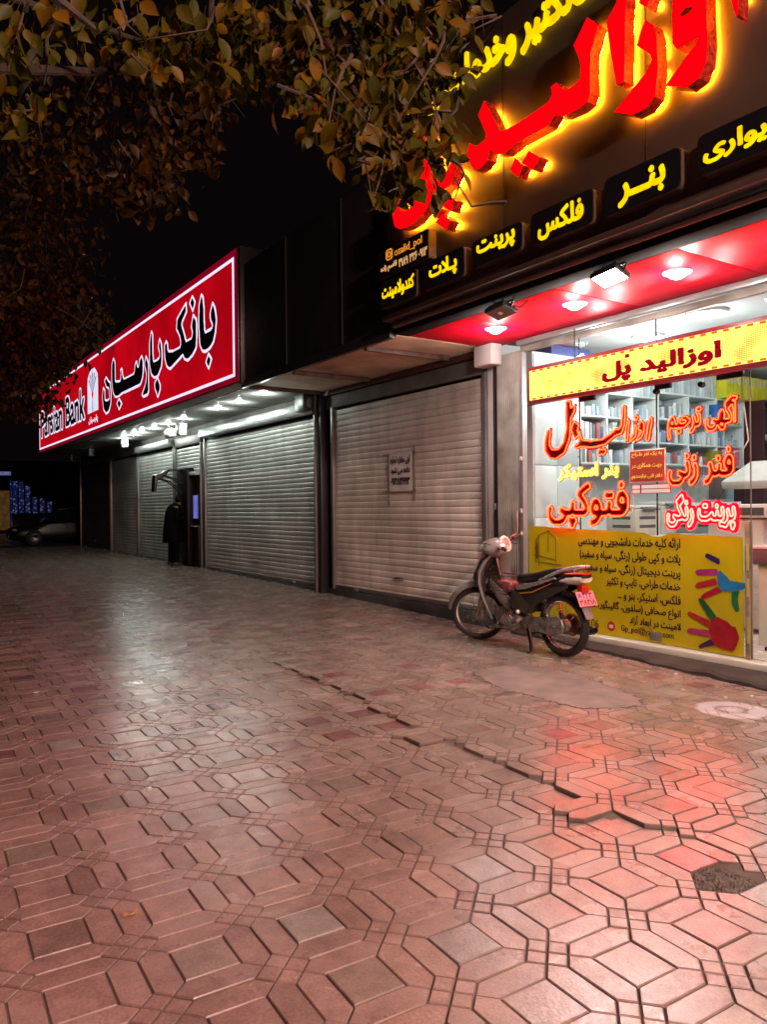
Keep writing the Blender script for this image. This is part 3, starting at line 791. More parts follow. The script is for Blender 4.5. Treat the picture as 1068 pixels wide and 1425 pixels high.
HAND= {'finger_blue':[(4.378,0.971),(4.352,0.999),(4.219,0.946),(4.224,0.89),(4.363,0.953)],'finger_magenta_top':[(4.48,0.813),(4.448,0.839),(4.24,0.855),(4.242,0.799),(4.454,0.779)],'finger_red_top':[(4.484,0.679),(4.454,0.71),(4.261,0.769),(4.246,0.707),(4.455,0.651)],'finger_red_second':[(4.424,0.574),(4.397,0.605),(4.246,0.688),(4.191,0.646),(4.392,0.553)],'palm_blue':[(4.24,0.829),(4.215,0.839),(4.14,0.78),(4.121,0.753),(4.033,0.746),(3.966,0.742),(3.956,0.702),(4.024,0.67),(4.102,0.654),(4.191,0.646),(4.236,0.694),(4.246,0.782)],'thumb_green':[(4.102,0.654),(4.024,0.67),(4.044,0.586),(4.025,0.483),(4.059,0.466),(4.103,0.544)],'thumb_dark_green':[(4.448,0.548),(4.429,0.567),(4.387,0.554),(4.254,0.408),(4.311,0.359)],'finger_red_low':[(4.565,0.402),(4.548,0.428),(4.326,0.362),(4.327,0.296),(4.549,0.389)],'finger_pink_low':[(4.572,0.236),(4.55,0.263),(4.327,0.272),(4.322,0.207),(4.55,0.215)],'finger_purple_low':[(4.446,0.104),(4.422,0.127),(4.317,0.189),(4.266,0.14),(4.433,0.08)],'palm_red':[(4.316,0.363),(4.249,0.408),(4.134,0.37),(4.104,0.332),(4.065,0.337),(4.027,0.242),(4.057,0.156),(4.087,0.101),(4.185,0.114),(4.266,0.135),(4.307,0.185),(4.332,0.257)]}
NEON_SHOP= [[(6.082,2.643),(6.014,2.635),(6.008,2.455),(6.027,2.225),(6.106,2.063),(6.238,1.999),(6.336,2.012),(6.408,2.096),(6.41,2.203),(6.369,2.333),(6.323,2.355),(6.334,2.25),(6.343,2.171),(6.299,2.109),(6.202,2.108),(6.122,2.181),(6.077,2.333)],[(6.007,2.557),(5.947,2.589),(5.957,2.513),(6.008,2.442)],[(5.966,2.405),(5.892,2.354),(5.917,2.292),(5.893,2.252),(5.952,2.2),(6.009,2.313)],[(5.892,2.316),(5.852,2.185),(5.722,2.163),(5.565,2.169),(5.419,2.236),(5.388,2.269),(5.351,2.254),(5.314,2.286),(5.289,2.499),(5.26,2.484),(5.269,2.306),(5.307,2.214),(5.396,2.192),(5.534,2.111),(5.691,2.092),(5.869,2.111),(5.944,2.097),(5.969,2.131),(5.919,2.14),(5.885,2.175)],[(5.225,2.355),(5.211,2.324),(5.235,2.136),(5.264,2.127),(5.255,2.257)],[(5.14,2.305),(5.119,2.256),(5.134,2.164),(5.221,2.1),(5.198,2.145),(5.155,2.201)],[(5.125,2.386),(5.097,2.354),(5.125,2.327),(5.149,2.359)],[(5.062,2.321),(5.027,2.283),(5.028,2.213),(5.063,2.146),(5.149,2.106),(5.106,2.15),(5.056,2.216),(5.098,2.231),(5.09,2.289)],[(4.951,2.356),(4.931,2.319),(4.974,2.104),(5.008,2.118),(4.979,2.267)],[(5.597,2.073),(5.566,2.052),(5.535,2.074),(5.512,2.036),(5.551,2.002),(5.582,2.016),(5.613,1.993),(5.629,2.032)]]

# ------------------------------------------------------------------ sign materials
E_RED = emit('lit_red_face', (1.0, 0.0, 0.003), 1.5, .18, 2.5)
E_AMBER = emit('amber_led_strip', (1.0, 0.36, 0.012), 110)
E_YEL = emit('lit_yellow_lettering', (1.0, 0.62, 0.0), 1.25, .2, 9)
E_AMB2 = emit('lit_amber_lettering', (1.0, 0.33, 0.03), 0.9, .2, 9)
E_CREAMTXT = emit('lit_cream_lettering', (1.0, 0.50, 0.20), 0.75, .1)
M_REDSIDE = mat('red_mirror_acrylic_edge', (0.62, 0.03, 0.015), 0.2, 0.3, nscale=30, var=.45, bump=.9, bscale=45)
M_PLAQUE = mat('black_plaque_face', (0.016, 0.013, 0.018), 0.3, nscale=3)
M_PLAQSIDE = mat('dark_plaque_edge', (0.10, 0.06, 0.05), 0.5)

# ------------------------------------------------------------------ print shop sign board over the entrance
SB = thing('shop_sign_board', 'huge dark brown sign board with red backlit Persian lettering over the print shop', 'sign board')
place(SB, (5.15, 4.2, 3.6))
def rel(mb_or_o, par): # parts are modelled in street coordinates; keep them there under a moved parent
    if par.parent is None:
        mb_or_o.matrix_parent_inverse = (Matrix.Translation(par.location) @ Matrix.Rotation(par.rotation_euler.z, 4, 'Z')).inverted()
    return mb_or_o
rel(MB().box((5.0, 0.6, 3.66), (5.30, 7.37, 6.10)).build('board', M_BOARD, SB, bevel=.008), SB)
for y in (2.2, 3.8, 5.4): rel(MB().box((4.9975, y-.004, 3.67), (4.9995, y+.004, 6.09)).build('board_seam', M_BLACK, SB), SB)
rel(MB().box((4.93, 0.6, 3.60), (5.30, 7.39, 3.655)).build('lower_lip', M_PLAQSIDE, SB, bevel=.012), SB)
rel(MB().box((5.10, 0.6, 3.475), (5.30, 7.385, 3.597)).build('lower_beam', mat('matt_black_beam', (.012,.010,.010), .8, spec=.1), SB, bevel=.01), SB)
rel(MB().tube([(5.04, .6, 3.545), (5.04, 7.3, 3.545)], .028, 12).build('pipe', M_PLAQSIDE, SB), SB)
rel(MB().box((5.29, 0.6, 3.475), (5.303, 7.38, 3.52)).build('soffit_trim', M_BLACK, SB), SB)

def channel_letter(loops, label=None):
    mb = MB()
    letters(mb, loops, 4.84, .115, 0, 1)
    o = rel(mb.build('letter', [E_RED, M_REDSIDE], SB, smooth=30), SB)
    mb = MB()
    for l in loops:
        g = smooth_loops([l], 120, -.03, 2)
        for q in g: mb.tube([(4.972, a, b) for a, b in q], .009, 5, True)
    if mb.v:
        rel(mb.build('led_strip', E_AMBER, o), o)
for k in ('lid', 'lid_dot1', 'lid_dot2', 'alef2', 'ze', 'ze_dot', 'alef1', 'pol', 'pol_dot1', 'pol_dot2', 'pol_dot3'):
    channel_letter([BIG[k]])
channel_letter([BIG['vav'], BIG['vav_hole'][::-1]])
# upper line in yellow
mb = MB(); letters(mb, fit('فانکتیر وخدمات چاپ', 6.9, 4.30, 5.50, 5.98, bold=.035, res=64), 4.965, .03)
rel(mb.build('upper_lettering', E_YEL, SB, smooth=0), SB)

def rounded(y0, y1, z0, z1, r):
    P = []
    for cy, cz, a0 in ((y0-r, z0+r, 180), (y1+r, z0+r, 270), (y1+r, z1-r, 0), (y0-r, z1-r, 90)):
        for a in range(0, 91, 18):
            t = R(a0+a); P.append((cy - r*math.cos(t), cz + r*math.sin(t)))
    return P
def plaque(label, text, y0, y1, z0, z1, tb, m, bold=.045, r=.05):
    t = thing('light_box_plaque', label, 'sign', 'small lettered light boxes along the sign board')
    place(t, (4.95, (y0+y1)/2, z0))
    mb = MB(); mb.prism(rounded(y0, y1, z0, z1, r), lambda a, b: (4.90, a, b), lambda a, b: (4.998, a, b))
    rel(mb.build('box', M_PLAQSIDE, t), t)
    mb = MB(); mb.prism(rounded(y0-.006, y1+.006, z0+.006, z1-.006, r), lambda a, b: (4.8945, a, b), lambda a, b: (4.8985, a, b))
    rel(mb.build('face', M_PLAQUE, t), t)
    for s, a, b, c, d, mm, kw in (text if isinstance(text, list) else [(text, *tb, m, {})]):
        mb = MB(); letters(mb, fit(s, a, b, c, d, bold=kw.get('bold', bold), persian=kw.get('persian', True)), 4.889, .003)
        rel(mb.build('lettering', mm, t, smooth=0), t)
    return t
plaque('black plaque with a yellow word below the handle and phone plaque, at the left end', 'کتدولامینت', 7.38, 6.66, 3.73, 4.03, (7.32, 6.70, 3.80, 3.985), E_YEL)
plaque('black plaque with the yellow word for plotting, second from the left end', 'پـلات', 6.55, 5.86, 3.745, 4.04, (6.43, 5.97, 3.795, 4.005), E_YEL)
plaque('black plaque with the yellow word for print, between the plotting and flex plaques', 'پرینت', 5.75, 5.05, 3.77, 4.03, (5.67, 5.14, 3.83, 4.005), E_YEL)
plaque('black plaque with the yellow word for flex, above the unlit part of the pipe', 'فلکس', 4.94, 4.23, 3.75, 4.04, (4.85, 4.33, 3.77, 4.0), E_YEL)
plaque('black plaque with the yellow word for banner, above the lit floodlight', 'بنــر', 4.12, 3.42, 3.75, 4.055, (3.98, 3.55, 3.775, 4.0), E_YEL)
plaque('longest black plaque with the yellow words for wall poster, at the right edge', 'پوستر دیواری', 3.29, 2.05, 3.77, 4.06, (3.24, 2.10, 3.82, 4.0), E_YEL)
t = plaque('black plaque with an orange handle and phone number, above the lowest left plaque', [
    ('ozalid_pol', 7.06, 6.55, 4.235, 4.345, E_AMB2, dict(bold=.012, persian=False)),
    ('۰۹۱۳ ۳۲۶ ۳۱۸۹', 6.98, 6.46, 4.115, 4.205, E_CREAMTXT, dict(bold=.03, persian=True)),
    ('قاسم زاده', 7.34, 7.02, 4.125, 4.215, E_CREAMTXT, dict(bold=.035))], 7.40, 6.44, 4.075, 4.385, None, None, r=.012)
mb = MB()
ri = rounded(7.22, 7.11, 4.255, 4.365, .03)
neon(mb, [ri], 4.888, .007)
mb.tube([(4.888, 7.165 + .028*math.cos(a), 4.31 + .028*math.sin(a)) for a in np.linspace(0, 6.283, 17)[:-1]], .006, 6, True)
rel(mb.build('handle_icon', E_AMB2, t), t)

# ------------------------------------------------------------------ running LED sign
LS = thing('led_sign', 'long yellow LED sign in a red frame hanging across the shop window', 'LED sign')
LX = 6.45; ya, yb, za, zb = 6.58, 2.3, 2.655, 3.085
place(LS, (LX, (ya+yb)/2, za))
def led_material():
    m = bpy.data.materials.new('led_dot_matrix'); m.use_nodes = True
    N, L = nodes_of(m); N.remove(N['Principled BSDF'])
    tc = N.new('ShaderNodeTexCoord'); sp = N.new('ShaderNodeSeparateXYZ'); L.new(tc.outputs['Object'], sp.inputs[0])
    def cell(o):
        a = N.new('ShaderNodeMath'); a.operation = 'MULTIPLY'; a.inputs[1].default_value = 1/.0165; L.new(o, a.inputs[0])
        f = N.new('ShaderNodeMath'); f.operation = 'FRACT'; L.new(a.outputs[0], f.inputs[0])
        s = N.new('ShaderNodeMath'); s.operation = 'SUBTRACT'; s.inputs[1].default_value = .5; L.new(f.outputs[0], s.inputs[0])
        p = N.new('ShaderNodeMath'); p.operation = 'MULTIPLY'; L.new(s.outputs[0], p.inputs[0]); L.new(s.outputs[0], p.inputs[1])
        return p
    a, b = cell(sp.outputs['Y']), cell(sp.outputs['Z'])
    d = N.new('ShaderNodeMath'); d.operation = 'ADD'; L.new(a.outputs[0], d.inputs[0]); L.new(b.outputs[0], d.inputs[1])
    rp = N.new('ShaderNodeValToRGB')
    rp.color_ramp.elements[0].position = .10; rp.color_ramp.elements[0].color = (1, .74, .15, 1)
    rp.color_ramp.elements[1].position = .30; rp.color_ramp.elements[1].color = (.40, .20, .012, 1)
    L.new(d.outputs[0], rp.inputs[0])
    nz = N.new('ShaderNodeTexNoise'); nz.inputs['Scale'].default_value = 5; nz.inputs['Detail'].default_value = 4; L.new(tc.outputs['Object'], nz.inputs['Vector'])
    mr = N.new('ShaderNodeMapRange'); mr.inputs['From Min'].default_value = .3; mr.inputs['From Max'].default_value = .7; mr.inputs['To Min'].default_value = 1.35; mr.inputs['To Max'].default_value = 3.0
    L.new(nz.outputs['Fac'], mr.inputs['Value'])
    e = N.new('ShaderNodeEmission'); L.new(rp.outputs[0], e.inputs[0]); L.new(mr.outputs[0], e.inputs[1]); L.new(e.outputs[0], N['Material Output'].inputs[0])
    return m
M_LEDRED = mat('red_led_frame', (0.15, 0.004, 0.01), 0.4)
E_LEDRED = emit('dim_red_led', (0.50, 0.004, 0.016), .75, .25, 30)
fr = .042
mb = MB(); mb.box((LX, yb, za), (LX+.09, ya, zb)); rel(mb.build('casing', M_LEDRED, LS, bevel=.006), LS)
mb = MB().box((LX-.004, yb+.02, za+fr), (LX-.0005, ya-.03, zb-fr)); rel(mb.build('dot_panel', led_material(), LS, smooth=0), LS)
mb = MB()
letters(mb, fit('اوزالید پُل'.replace('ُ', ''), 5.47, 4.10, 2.735, 2.955, bold=.055, res=44, smooth=0, eps=.05), LX-.0075, .002)
rel(mb.build('lettering', E_LEDRED, LS, smooth=0), LS)
mb = MB(); letters(mb, [rounded(5.17, 5.12, 2.965, 3.0, .008)], LX-.0075, .002); rel(mb.build('vowel_mark', E_LEDRED, LS, smooth=0), LS)
def dash_mat():
    m = bpy.data.materials.new('running_dash_border'); m.use_nodes = True
    N, L = nodes_of(m); N.remove(N['Principled BSDF'])
    tc = N.new('ShaderNodeTexCoord'); sp = N.new('ShaderNodeSeparateXYZ'); L.new(tc.outputs['Object'], sp.inputs[0])
    a = N.new('ShaderNodeMath'); a.operation = 'MULTIPLY'; a.inputs[1].default_value = 1/.115; L.new(sp.outputs['Y'], a.inputs[0])
    f = N.new('ShaderNodeMath'); f.operation = 'FRACT'; L.new(a.outputs[0], f.inputs[0])
    g = N.new('ShaderNodeMath'); g.operation = 'GREATER_THAN'; g.inputs[1].default_value = .5; L.new(f.outputs[0], g.inputs[0])
    mx = N.new('ShaderNodeMix'); mx.data_type = 'RGBA'; mx.inputs[6].default_value = (1, .14, .01, 1); mx.inputs[7].default_value = (1.9, 1.45, .32, 1); L.new(g.outputs[0], mx.inputs[0])
    e = N.new('ShaderNodeEmission'); L.new(mx.outputs[2], e.inputs[0]); L.new(e.outputs[0], N['Material Output'].inputs[0])
    return m
M_DASH = dash_mat()
for z in (za+fr+.012, zb-fr-.012): rel(MB().box((LX-.008, yb+.03, z-.009), (LX-.005, ya-.04, z+.009)).build('dash_border', M_DASH, LS, smooth=0), LS)
for y in (5.9, 3.2): rel(MB().tube([(LX+.05, y, zb), (LX+.05, y, 3.42)], .006, 6).build('hanger', M_BLACK, LS), LS)

# ------------------------------------------------------------------ bank light box
BS = thing('bank_sign', 'long red lit bank sign with white bordered Persian lettering and emblem', 'sign')
place(BS, (5.2, 20.7, 3.53))
E_BRED = emit('lit_crimson_acrylic', (0.44, 0.0012, 0.007), 1.0, .22, .9)
E_BWHITE = emit('lit_white_film', (0.80, 0.72, 0.92), 1.15, .06)
E_BBLUE = emit('lit_pale_blue_film', (0.74, 0.74, 0.95), 1.0, .1, 3)
M_BHOUSE = mat('crimson_sign_housing', (0.13, 0.004, 0.03), 0.35)
rel(MB().box((5.004, 11.74, 3.53), (5.5, 29.62, 5.74)).build('housing', M_BHOUSE, BS, bevel=.02), BS)
rel(MB().box((5.503, 11.70, 3.53), (5.8, 29.62, 5.80)).build('back_frame', M_BLACKMETAL, BS), BS)
rel(MB().box((4.998, 11.86, 3.645), (5.0035, 29.45, 5.595)).build('red_face', E_BRED, BS, smooth=0), BS)
rel(MB().box((5.000, 11.77, 3.55), (5.0038, 29.58, 5.72)).build('red_edge', emit('dim_crimson_edge', (.20, .001, .012), 1.0, .2, .8), BS, smooth=0), BS)
rel(MB().box((5.02, 11.66, 3.50), (5.48, 11.735, 5.74)).build('end_cap', M_DARKPANEL, BS, bevel=.01), BS)
mb = MB(); c0, c1, d0, d1, w_ = 11.855, 29.46, 3.64, 5.60, .055
for lo, hi in (((c0, d0), (c1, d0+w_)), ((c0, d1-w_), (c1, d1)), ((c0, d0+w_), (c0+w_*1.3, d1-w_)), ((c1-w_*1.5, d0+w_), (c1, d1-w_))):
    mb.box((4.9935, lo[0], lo[1]), (4.9975, hi[0], hi[1]))
rel(mb.build('border', E_BWHITE, BS, smooth=0), BS)
mbw = MB(); mbk = MB()
for k, l in BANK.items():
    out = smooth_loops([l], 60, .02, 2, .25)
    letters(mbw, out, 4.9935, .003)
    letters(mbk, smooth_loops(out, 60, -.055, 1, .25), 4.9895, .003)
lat, _ = word('Parsian Bank', bold=.04, res=56, persian=False)
rel(mbw.build('lettering_outline', E_BWHITE, BS, smooth=0), BS)
rel(mbk.build('lettering', M_BLACK, BS, smooth=0), BS)
mbw = MB(); mbk = MB()
lat = [[(29.15 + u*(22.5-29.15), 4.02 + v*.92) for u, v in l] for l in lat]
letters(mbw, smooth_loops(lat, 60, .04, 2, .25), 4.9935, .003)
letters(mbk, smooth_loops(lat, 60, -.03, 1, .25), 4.9895, .003)
rel(mbw.build('latin_lettering_outline', E_BWHITE, BS, smooth=0), BS)
rel(mbk.build('latin_lettering', M_BLACK, BS, smooth=0), BS)
# emblem: pale shield with fanned rays at its top and a red drop
mb = MB(); mbd = MB(); mbr = MB()
ey0, ey1 = 22.15, 20.98; ez0, ez1 = 4.12, 5.30
em = [(ey0, ez0), (ey1, ez0), (ey1, ez0+.75)]
for i in range(9):
    t = math.pi*i/8; em.append(((ey0+ey1)/2 - (ey0-ey1)/2*math.cos(t)*(1 - .0), ez0+.80 + .36*math.sin(t) + (.03 if i % 2 else 0)))
em.append((ey0, ez0+.75))
letters(mb, [em], 4.9935, .003)
for i in range(1, 6):
    a = math.pi*i/6; c = (ey0+ey1)/2
    letters(mbd, [[(c - .52*math.cos(a)*.98, ez0+.72+.38*math.sin(a)), (c - .40*math.cos(a+.09), ez0+.72+.30*math.sin(a+.09)), (c - .05*math.cos(a), ez0+.50), (c - .40*math.cos(a-.09), ez0+.72+.30*math.sin(a-.09))]], 4.9895, .003)
letters(mbd, [[((ey0+ey1)/2+.02, ez0+.02), ((ey0+ey1)/2-.02, ez0+.02), ((ey0+ey1)/2-.02, ez0+.34), ((ey0+ey1)/2+.02, ez0+.34)]], 4.9895, .003)
letters(mbr, [[((ey0+ey1)/2, ez0+.30), ((ey0+ey1)/2-.11, ez0+.50), ((ey0+ey1)/2, ez0+.58), ((ey0+ey1)/2+.11, ez0+.50)]], 4.986, .003)
rel(mb.build('emblem', E_BBLUE, BS, smooth=0), BS)
rel(mbd.build('emblem_rays', mat('emblem_blue', (.05,.07,.2), .4), BS, smooth=0), BS)
rel(mbr.build('emblem_drop', E_RED, BS, smooth=0), BS)
mb = MB(); letters(mb, fit('پارسیان', 22.05, 21.05, 3.80, 4.02, bold=.03), 4.9935, .003)
rel(mb.build('emblem_caption', E_BWHITE, BS, smooth=0), BS)

# ------------------------------------------------------------------ neon words in the shop window
E_NORANGE = emit('orange_neon_tube', (1.0, 0.0135, 0.0034), 33)
E_NPINK = emit('bright_pink_neon_tube', (1.0, 0.022, 0.015), 40)
E_NRED = emit('red_neon_tube', (1.0, 0.07, 0.02), 5.0)
E_NYEL = emit('yellow_neon_tube', (1.0, 0.74, 0.14), 2.2)
M_NBACK = mat('dark_red_letter_backing', (0.022, 0.001, 0.001), 0.35)
M_NYBACK = mat('yellow_letter_backing', (0.55, 0.33, 0.02), 0.35)
E_NREDBACK = emit('glowing_red_backing', (0.85, 0.0006, 0.005), 9.0, .2, 8)
def neon_sign(label, loops, xt, tube, back, r=.0065, backgrow=.016, res=170, tubegrow=0.0):
    t = thing('neon_sign', label, 'neon sign', 'neon words in the shop window')
    P = [p for l in loops for p in l]
    place(t, (xt, sum(p[0] for p in P)/len(P), min(p[1] for p in P)))
    L = smooth_loops(loops, res, tubegrow, 2, .3)
    mb = MB(); neon(mb, L, xt, r); rel(mb.build('neon_tube', tube, t, smooth=60), t)
    mb = MB(); letters(mb, smooth_loops(loops, res, backgrow, 2, .3), xt+.012, .008); rel(mb.build('backing', back, t, smooth=30), t)
    return t
def bold_fit(s, y0, y1, z0, z1, bold=.035): return fit(s, y0, y1, z0, z1, bold=bold, res=64)
NX = 6.55
def S(y, z): p = on(NX, y, z); return p[1], p[2]
def nrect(y0, y1, z0, z1): a, b = S(y0, z0), S(y1, z1); return a[0], b[0], a[1], b[1]
neon_sign('large orange neon in flowing script at the window left, right under the LED sign', NEON_SHOP, NX, E_NORANGE, M_NBACK, .0068)
neon_sign('small yellow neon word between the flowing script and the big red word', bold_fit('بنر استیکر', *nrect(6.25, 5.40, 1.75, 1.93), bold=.02), NX, E_NYEL, M_NYBACK, .009)
neon_sign('big orange red neon word for photocopy touching the top of the yellow banner', bold_fit('فتوکپی', *nrect(6.42, 5.27, 1.205, 1.71), bold=.04), NX, E_NORANGE, M_NBACK, .0085)
neon_sign('orange neon words at the upper right, just below the black door fittings', bold_fit('آگهی ترحیم', *nrect(4.785, 4.045, 2.105, 2.46)), NX, E_NORANGE, M_NBACK, .0065)
neon_sign('orange neon words at the right, in the middle between two other lines', bold_fit('فنر زنی', *nrect(4.785, 4.085, 1.645, 1.99)), NX, E_NORANGE, M_NBACK, .0065)
neon_sign('brightest pink white neon words over a glowing red backing above the painted hands', bold_fit('پرینت رنگی', *nrect(4.80, 4.075, 1.22, 1.56)), NX, E_NPINK, E_NREDBACK, .0085, .034)

# ------------------------------------------------------------------ yellow banner on the lower glass, its text and painted hands
BN = thing('window_banner', 'yellow banner on the lower window glass with black Persian lines and painted hands', 'banner')
place(BN, (6.58, 5.3, .06))
BX = 6.583
M_BANY = mat('mustard_yellow_vinyl', (0.56, 0.455, 0.006), 0.32, nscale=1.6, var=.12)
M_BTXT = mat('dark_printed_text', (0.035, 0.02, 0.03), 0.4)
mb = MB(); zt = lambda y: 1.215 - (6.72 - y)*.022
P = [(6.72, .065), (3.99, .065)]
for i in range(29):
    y = 3.99 + i*(6.72-3.99)/28; d = 0
    if abs(y - 4.91) < .10: d = -.035
    if y > 6.4: d = .01
    P.append((y, zt(y) + d + rng.normal(0, .002)))
mb.prism(P, lambda a, b: (BX, a, b), lambda a, b: (BX+.003, a, b)); rel(mb.build('sheet', M_BANY, BN, smooth=0), BN)
rows = [('ارائه کلیه خدمات دانشجویی و مهندسی', 4.64, 5.94, 1.005, 1.13), ('پلات و کپی طولی (رنگی، سیاه و سفید)', 4.64, 5.92, .855, .985), ('پرینت دیجیتال (رنگی، سیاه و سفید)', 4.64, 5.88, .715, .84),
        ('خدمات طراحی، تایپ و تکثیر', 4.64, 5.55, .58, .70), ('فلکس، استیکر، بنر و ...', 4.64, 5.40, .45, .565), ('انواع صحافی (سلفون، گالینگور، فنر ا', 4.64, 5.83, .315, .44), ('لامینت در ابعاد آزاد', 4.64, 5.25, .205, .315)]
mb = MB()
for s, yr, yl, z0, z1 in rows: letters(mb, fit(s, yl, yr, z0, z1, bold=.022, res=72), BX-.004, .002)
rel(mb.build('printed_text', M_BTXT, BN, smooth=0), BN); mb = MB()
letters(mb, fit('Gp_pol@yahoo.com', 5.36, 4.72, .115, .20, bold=.012, persian=False), BX-.004, .002)
rel(mb.build('mail_address', M_BTXT, BN, smooth=0), BN); mb = MB()
letters(mb, fit('061106', 5.98, 5.66, .125, .215, bold=.012, persian=False), BX-.004, .002)
rel(mb.build('phone_number', M_BTXT, BN, smooth=0), BN)
mb = MB(); mb.lathe([(0, 0), (.052, 0), (.052, .002), (0, .002)], (BX-.002, 5.49, .165), (-1, 0, 0), 24); rel(mb.build('mail_icon', mat('red_icon', (.5, .03, .02), .4), BN), BN)
mb = MB(); mb.box((BX-.007, 5.465, .148), (BX-.0045, 5.515, .182)); rel(mb.build('envelope', M_WHITEPAINT, BN, smooth=0), BN)
pc = {'finger_blue': (.02,.014,.10), 'finger_magenta_top': (.35,.03,.16), 'finger_red_top': (.40,.02,.03), 'finger_red_second': (.36,.01,.025), 'palm_blue': (.02,.20,.42), 'thumb_green': (.01,.15,.06),
      'thumb_dark_green': (.012,.10,.04), 'finger_red_low': (.42,.02,.03), 'finger_pink_low': (.42,.04,.14), 'finger_purple_low': (.05,.01,.07), 'palm_red': (.36,.008,.02)}
for i, (k, l) in enumerate(HAND.items()):
    mb = MB(); letters(mb, smooth_loops([l], 260, .003, 6, .3), BX-.003-.0006*i, .0015)
    rel(mb.build('painted_' + ('palm' if 'palm' in k else 'thumb' if 'thumb' in k else 'finger'), mat('paint_' + k, pc[k], .35, nscale=12, var=.2), BN, smooth=0), BN)
mb = MB()    # line drawing of a building at the left edge
for a in ([(6.60,.78),(6.60,1.05),(6.55,1.12),(6.40,1.17),(6.28,1.08),(6.28,.80)], [(6.55,.75),(6.55,1.10)], [(6.40,1.17),(6.40,.92)], [(6.64,.88),(6.30,.84)], [(6.58,.80),(6.20,.78)], [(6.62,.95),(6.58,1.0)]):
    mb.tube([(BX-.003, p[0], p[1]) for p in a], .0028, 5)
rel(mb.build('line_drawing', M_BTXT, BN), BN)
mb = MB(); mb.prism([(6.60,.84),(6.565,.84),(6.57,1.0),(6.585,1.06)], lambda a,b: (BX-.004,a,b), lambda a,b: (BX-.002,a,b)); rel(mb.build('line_drawing_shade', mat('brown_print', (.16,.09,.01), .4), BN, smooth=0), BN)

ST = thing('help_wanted_sticker', 'rust red sticker with three yellow Persian lines in a white border on the glass', 'sticker')
place(ST, (6.57, 5.06, 1.69))
a, b, c, d = nrect(5.27, 4.83, 1.69, 2.03)
rel(MB().box((6.572, b, c), (6.576, a, d)).build('border', M_WHITEPAINT, ST, smooth=0), ST)
rel(MB().box((6.568, b+.012, c+.012), (6.5712, a-.012, d-.012)).build('sheet', mat('rust_red_vinyl', (.40,.05,.03), .4), ST, smooth=0), ST)
mb = MB()
for i, s in enumerate(('به یک نفر طـراح', 'جهت همکاری در', 'دفتر فنی نیازمندیم')):
    h = (d-c)/3; letters(mb, fit(s, a-.035, b+.035, d-h*(i+1)+.03, d-h*i-.022, bold=.03), 6.564, .003)
rel(mb.build('lettering', mat('yellow_print', (.80,.58,.10), .4), ST, smooth=0), ST)
T2 = thing('opening_hours_sticker', 'narrow red sticker with two white number strips under the rust red sticker', 'sticker')
place(T2, (6.57, 5.0, 1.57))
a, b, c, d = nrect(5.24, 4.77, 1.575, 1.672)
rel(MB().box((6.572, b, c), (6.576, a, d)).build('sheet', mat('red_vinyl', (.35,.03,.03), .4), T2, smooth=0), T2)
mb = MB()
for z0, z1 in ((c+.008, (c+d)/2-.004), ((c+d)/2+.004, d-.008)): mb.box((6.569, b+.01, z0), (6.5712, a-.12, z1)); mb.box((6.569, a-.10, z0), (6.5712, a-.01, z1))
rel(mb.build('number_strip', M_WHITEPAINT, T2, smooth=0), T2)

NT = thing('paper_notice', 'white paper notice in handwritten style taped to the vacant shop shutter', 'notice')
place(NT, (6.57, 9.36, 1.7))
mb = MB(); V = []; F = []
for i in range(9):
    for j in range(9): V.append((6.571 - .006*abs(math.sin(j*1.6+.3)) - .003*math.sin(i*1.3), 9.68 - i*.075, 1.705 + j*.071))
for i in range(8):
    for j in range(8): F.append((i*9+j, i*9+j+1, i*9+j+10, i*9+j+9))
mb.add(V, F); rel(mb.build('sheet', mat('wrinkled_paper', (.74,.73,.71), .7, nscale=4, var=.1, bump=.6, bscale=12), NT, smooth=80), NT)
mb = MB()
for s, z0, z1 in (('این مغازه اجاره', 2.10, 2.235), ('داده می شود', 1.95, 2.075), ('۰۹۱۳۸۱۴۶۹۹۳', 1.80, 1.91)): letters(mb, fit(s, 9.63, 9.13, z0, z1, bold=.035), 6.5585, .002)
rel(mb.build('lettering', M_BTXT, NT, smooth=0), NT)
mb = MB()
M_TAPE = mat('brown_packing_tape', (.40,.35,.31), .3)
for lo, hi in (((9.02, 1.55), (9.06, 2.36)), ((9.68, 1.48), (9.72, 2.28)), ((9.0, 2.24), (9.86, 2.275)), ((9.0, 1.69), (9.88, 1.72))): mb.box((6.574, lo[0], lo[1]), (6.5755, hi[0], hi[1]))
rel(mb.build('tape', M_TAPE, NT, smooth=0), NT)
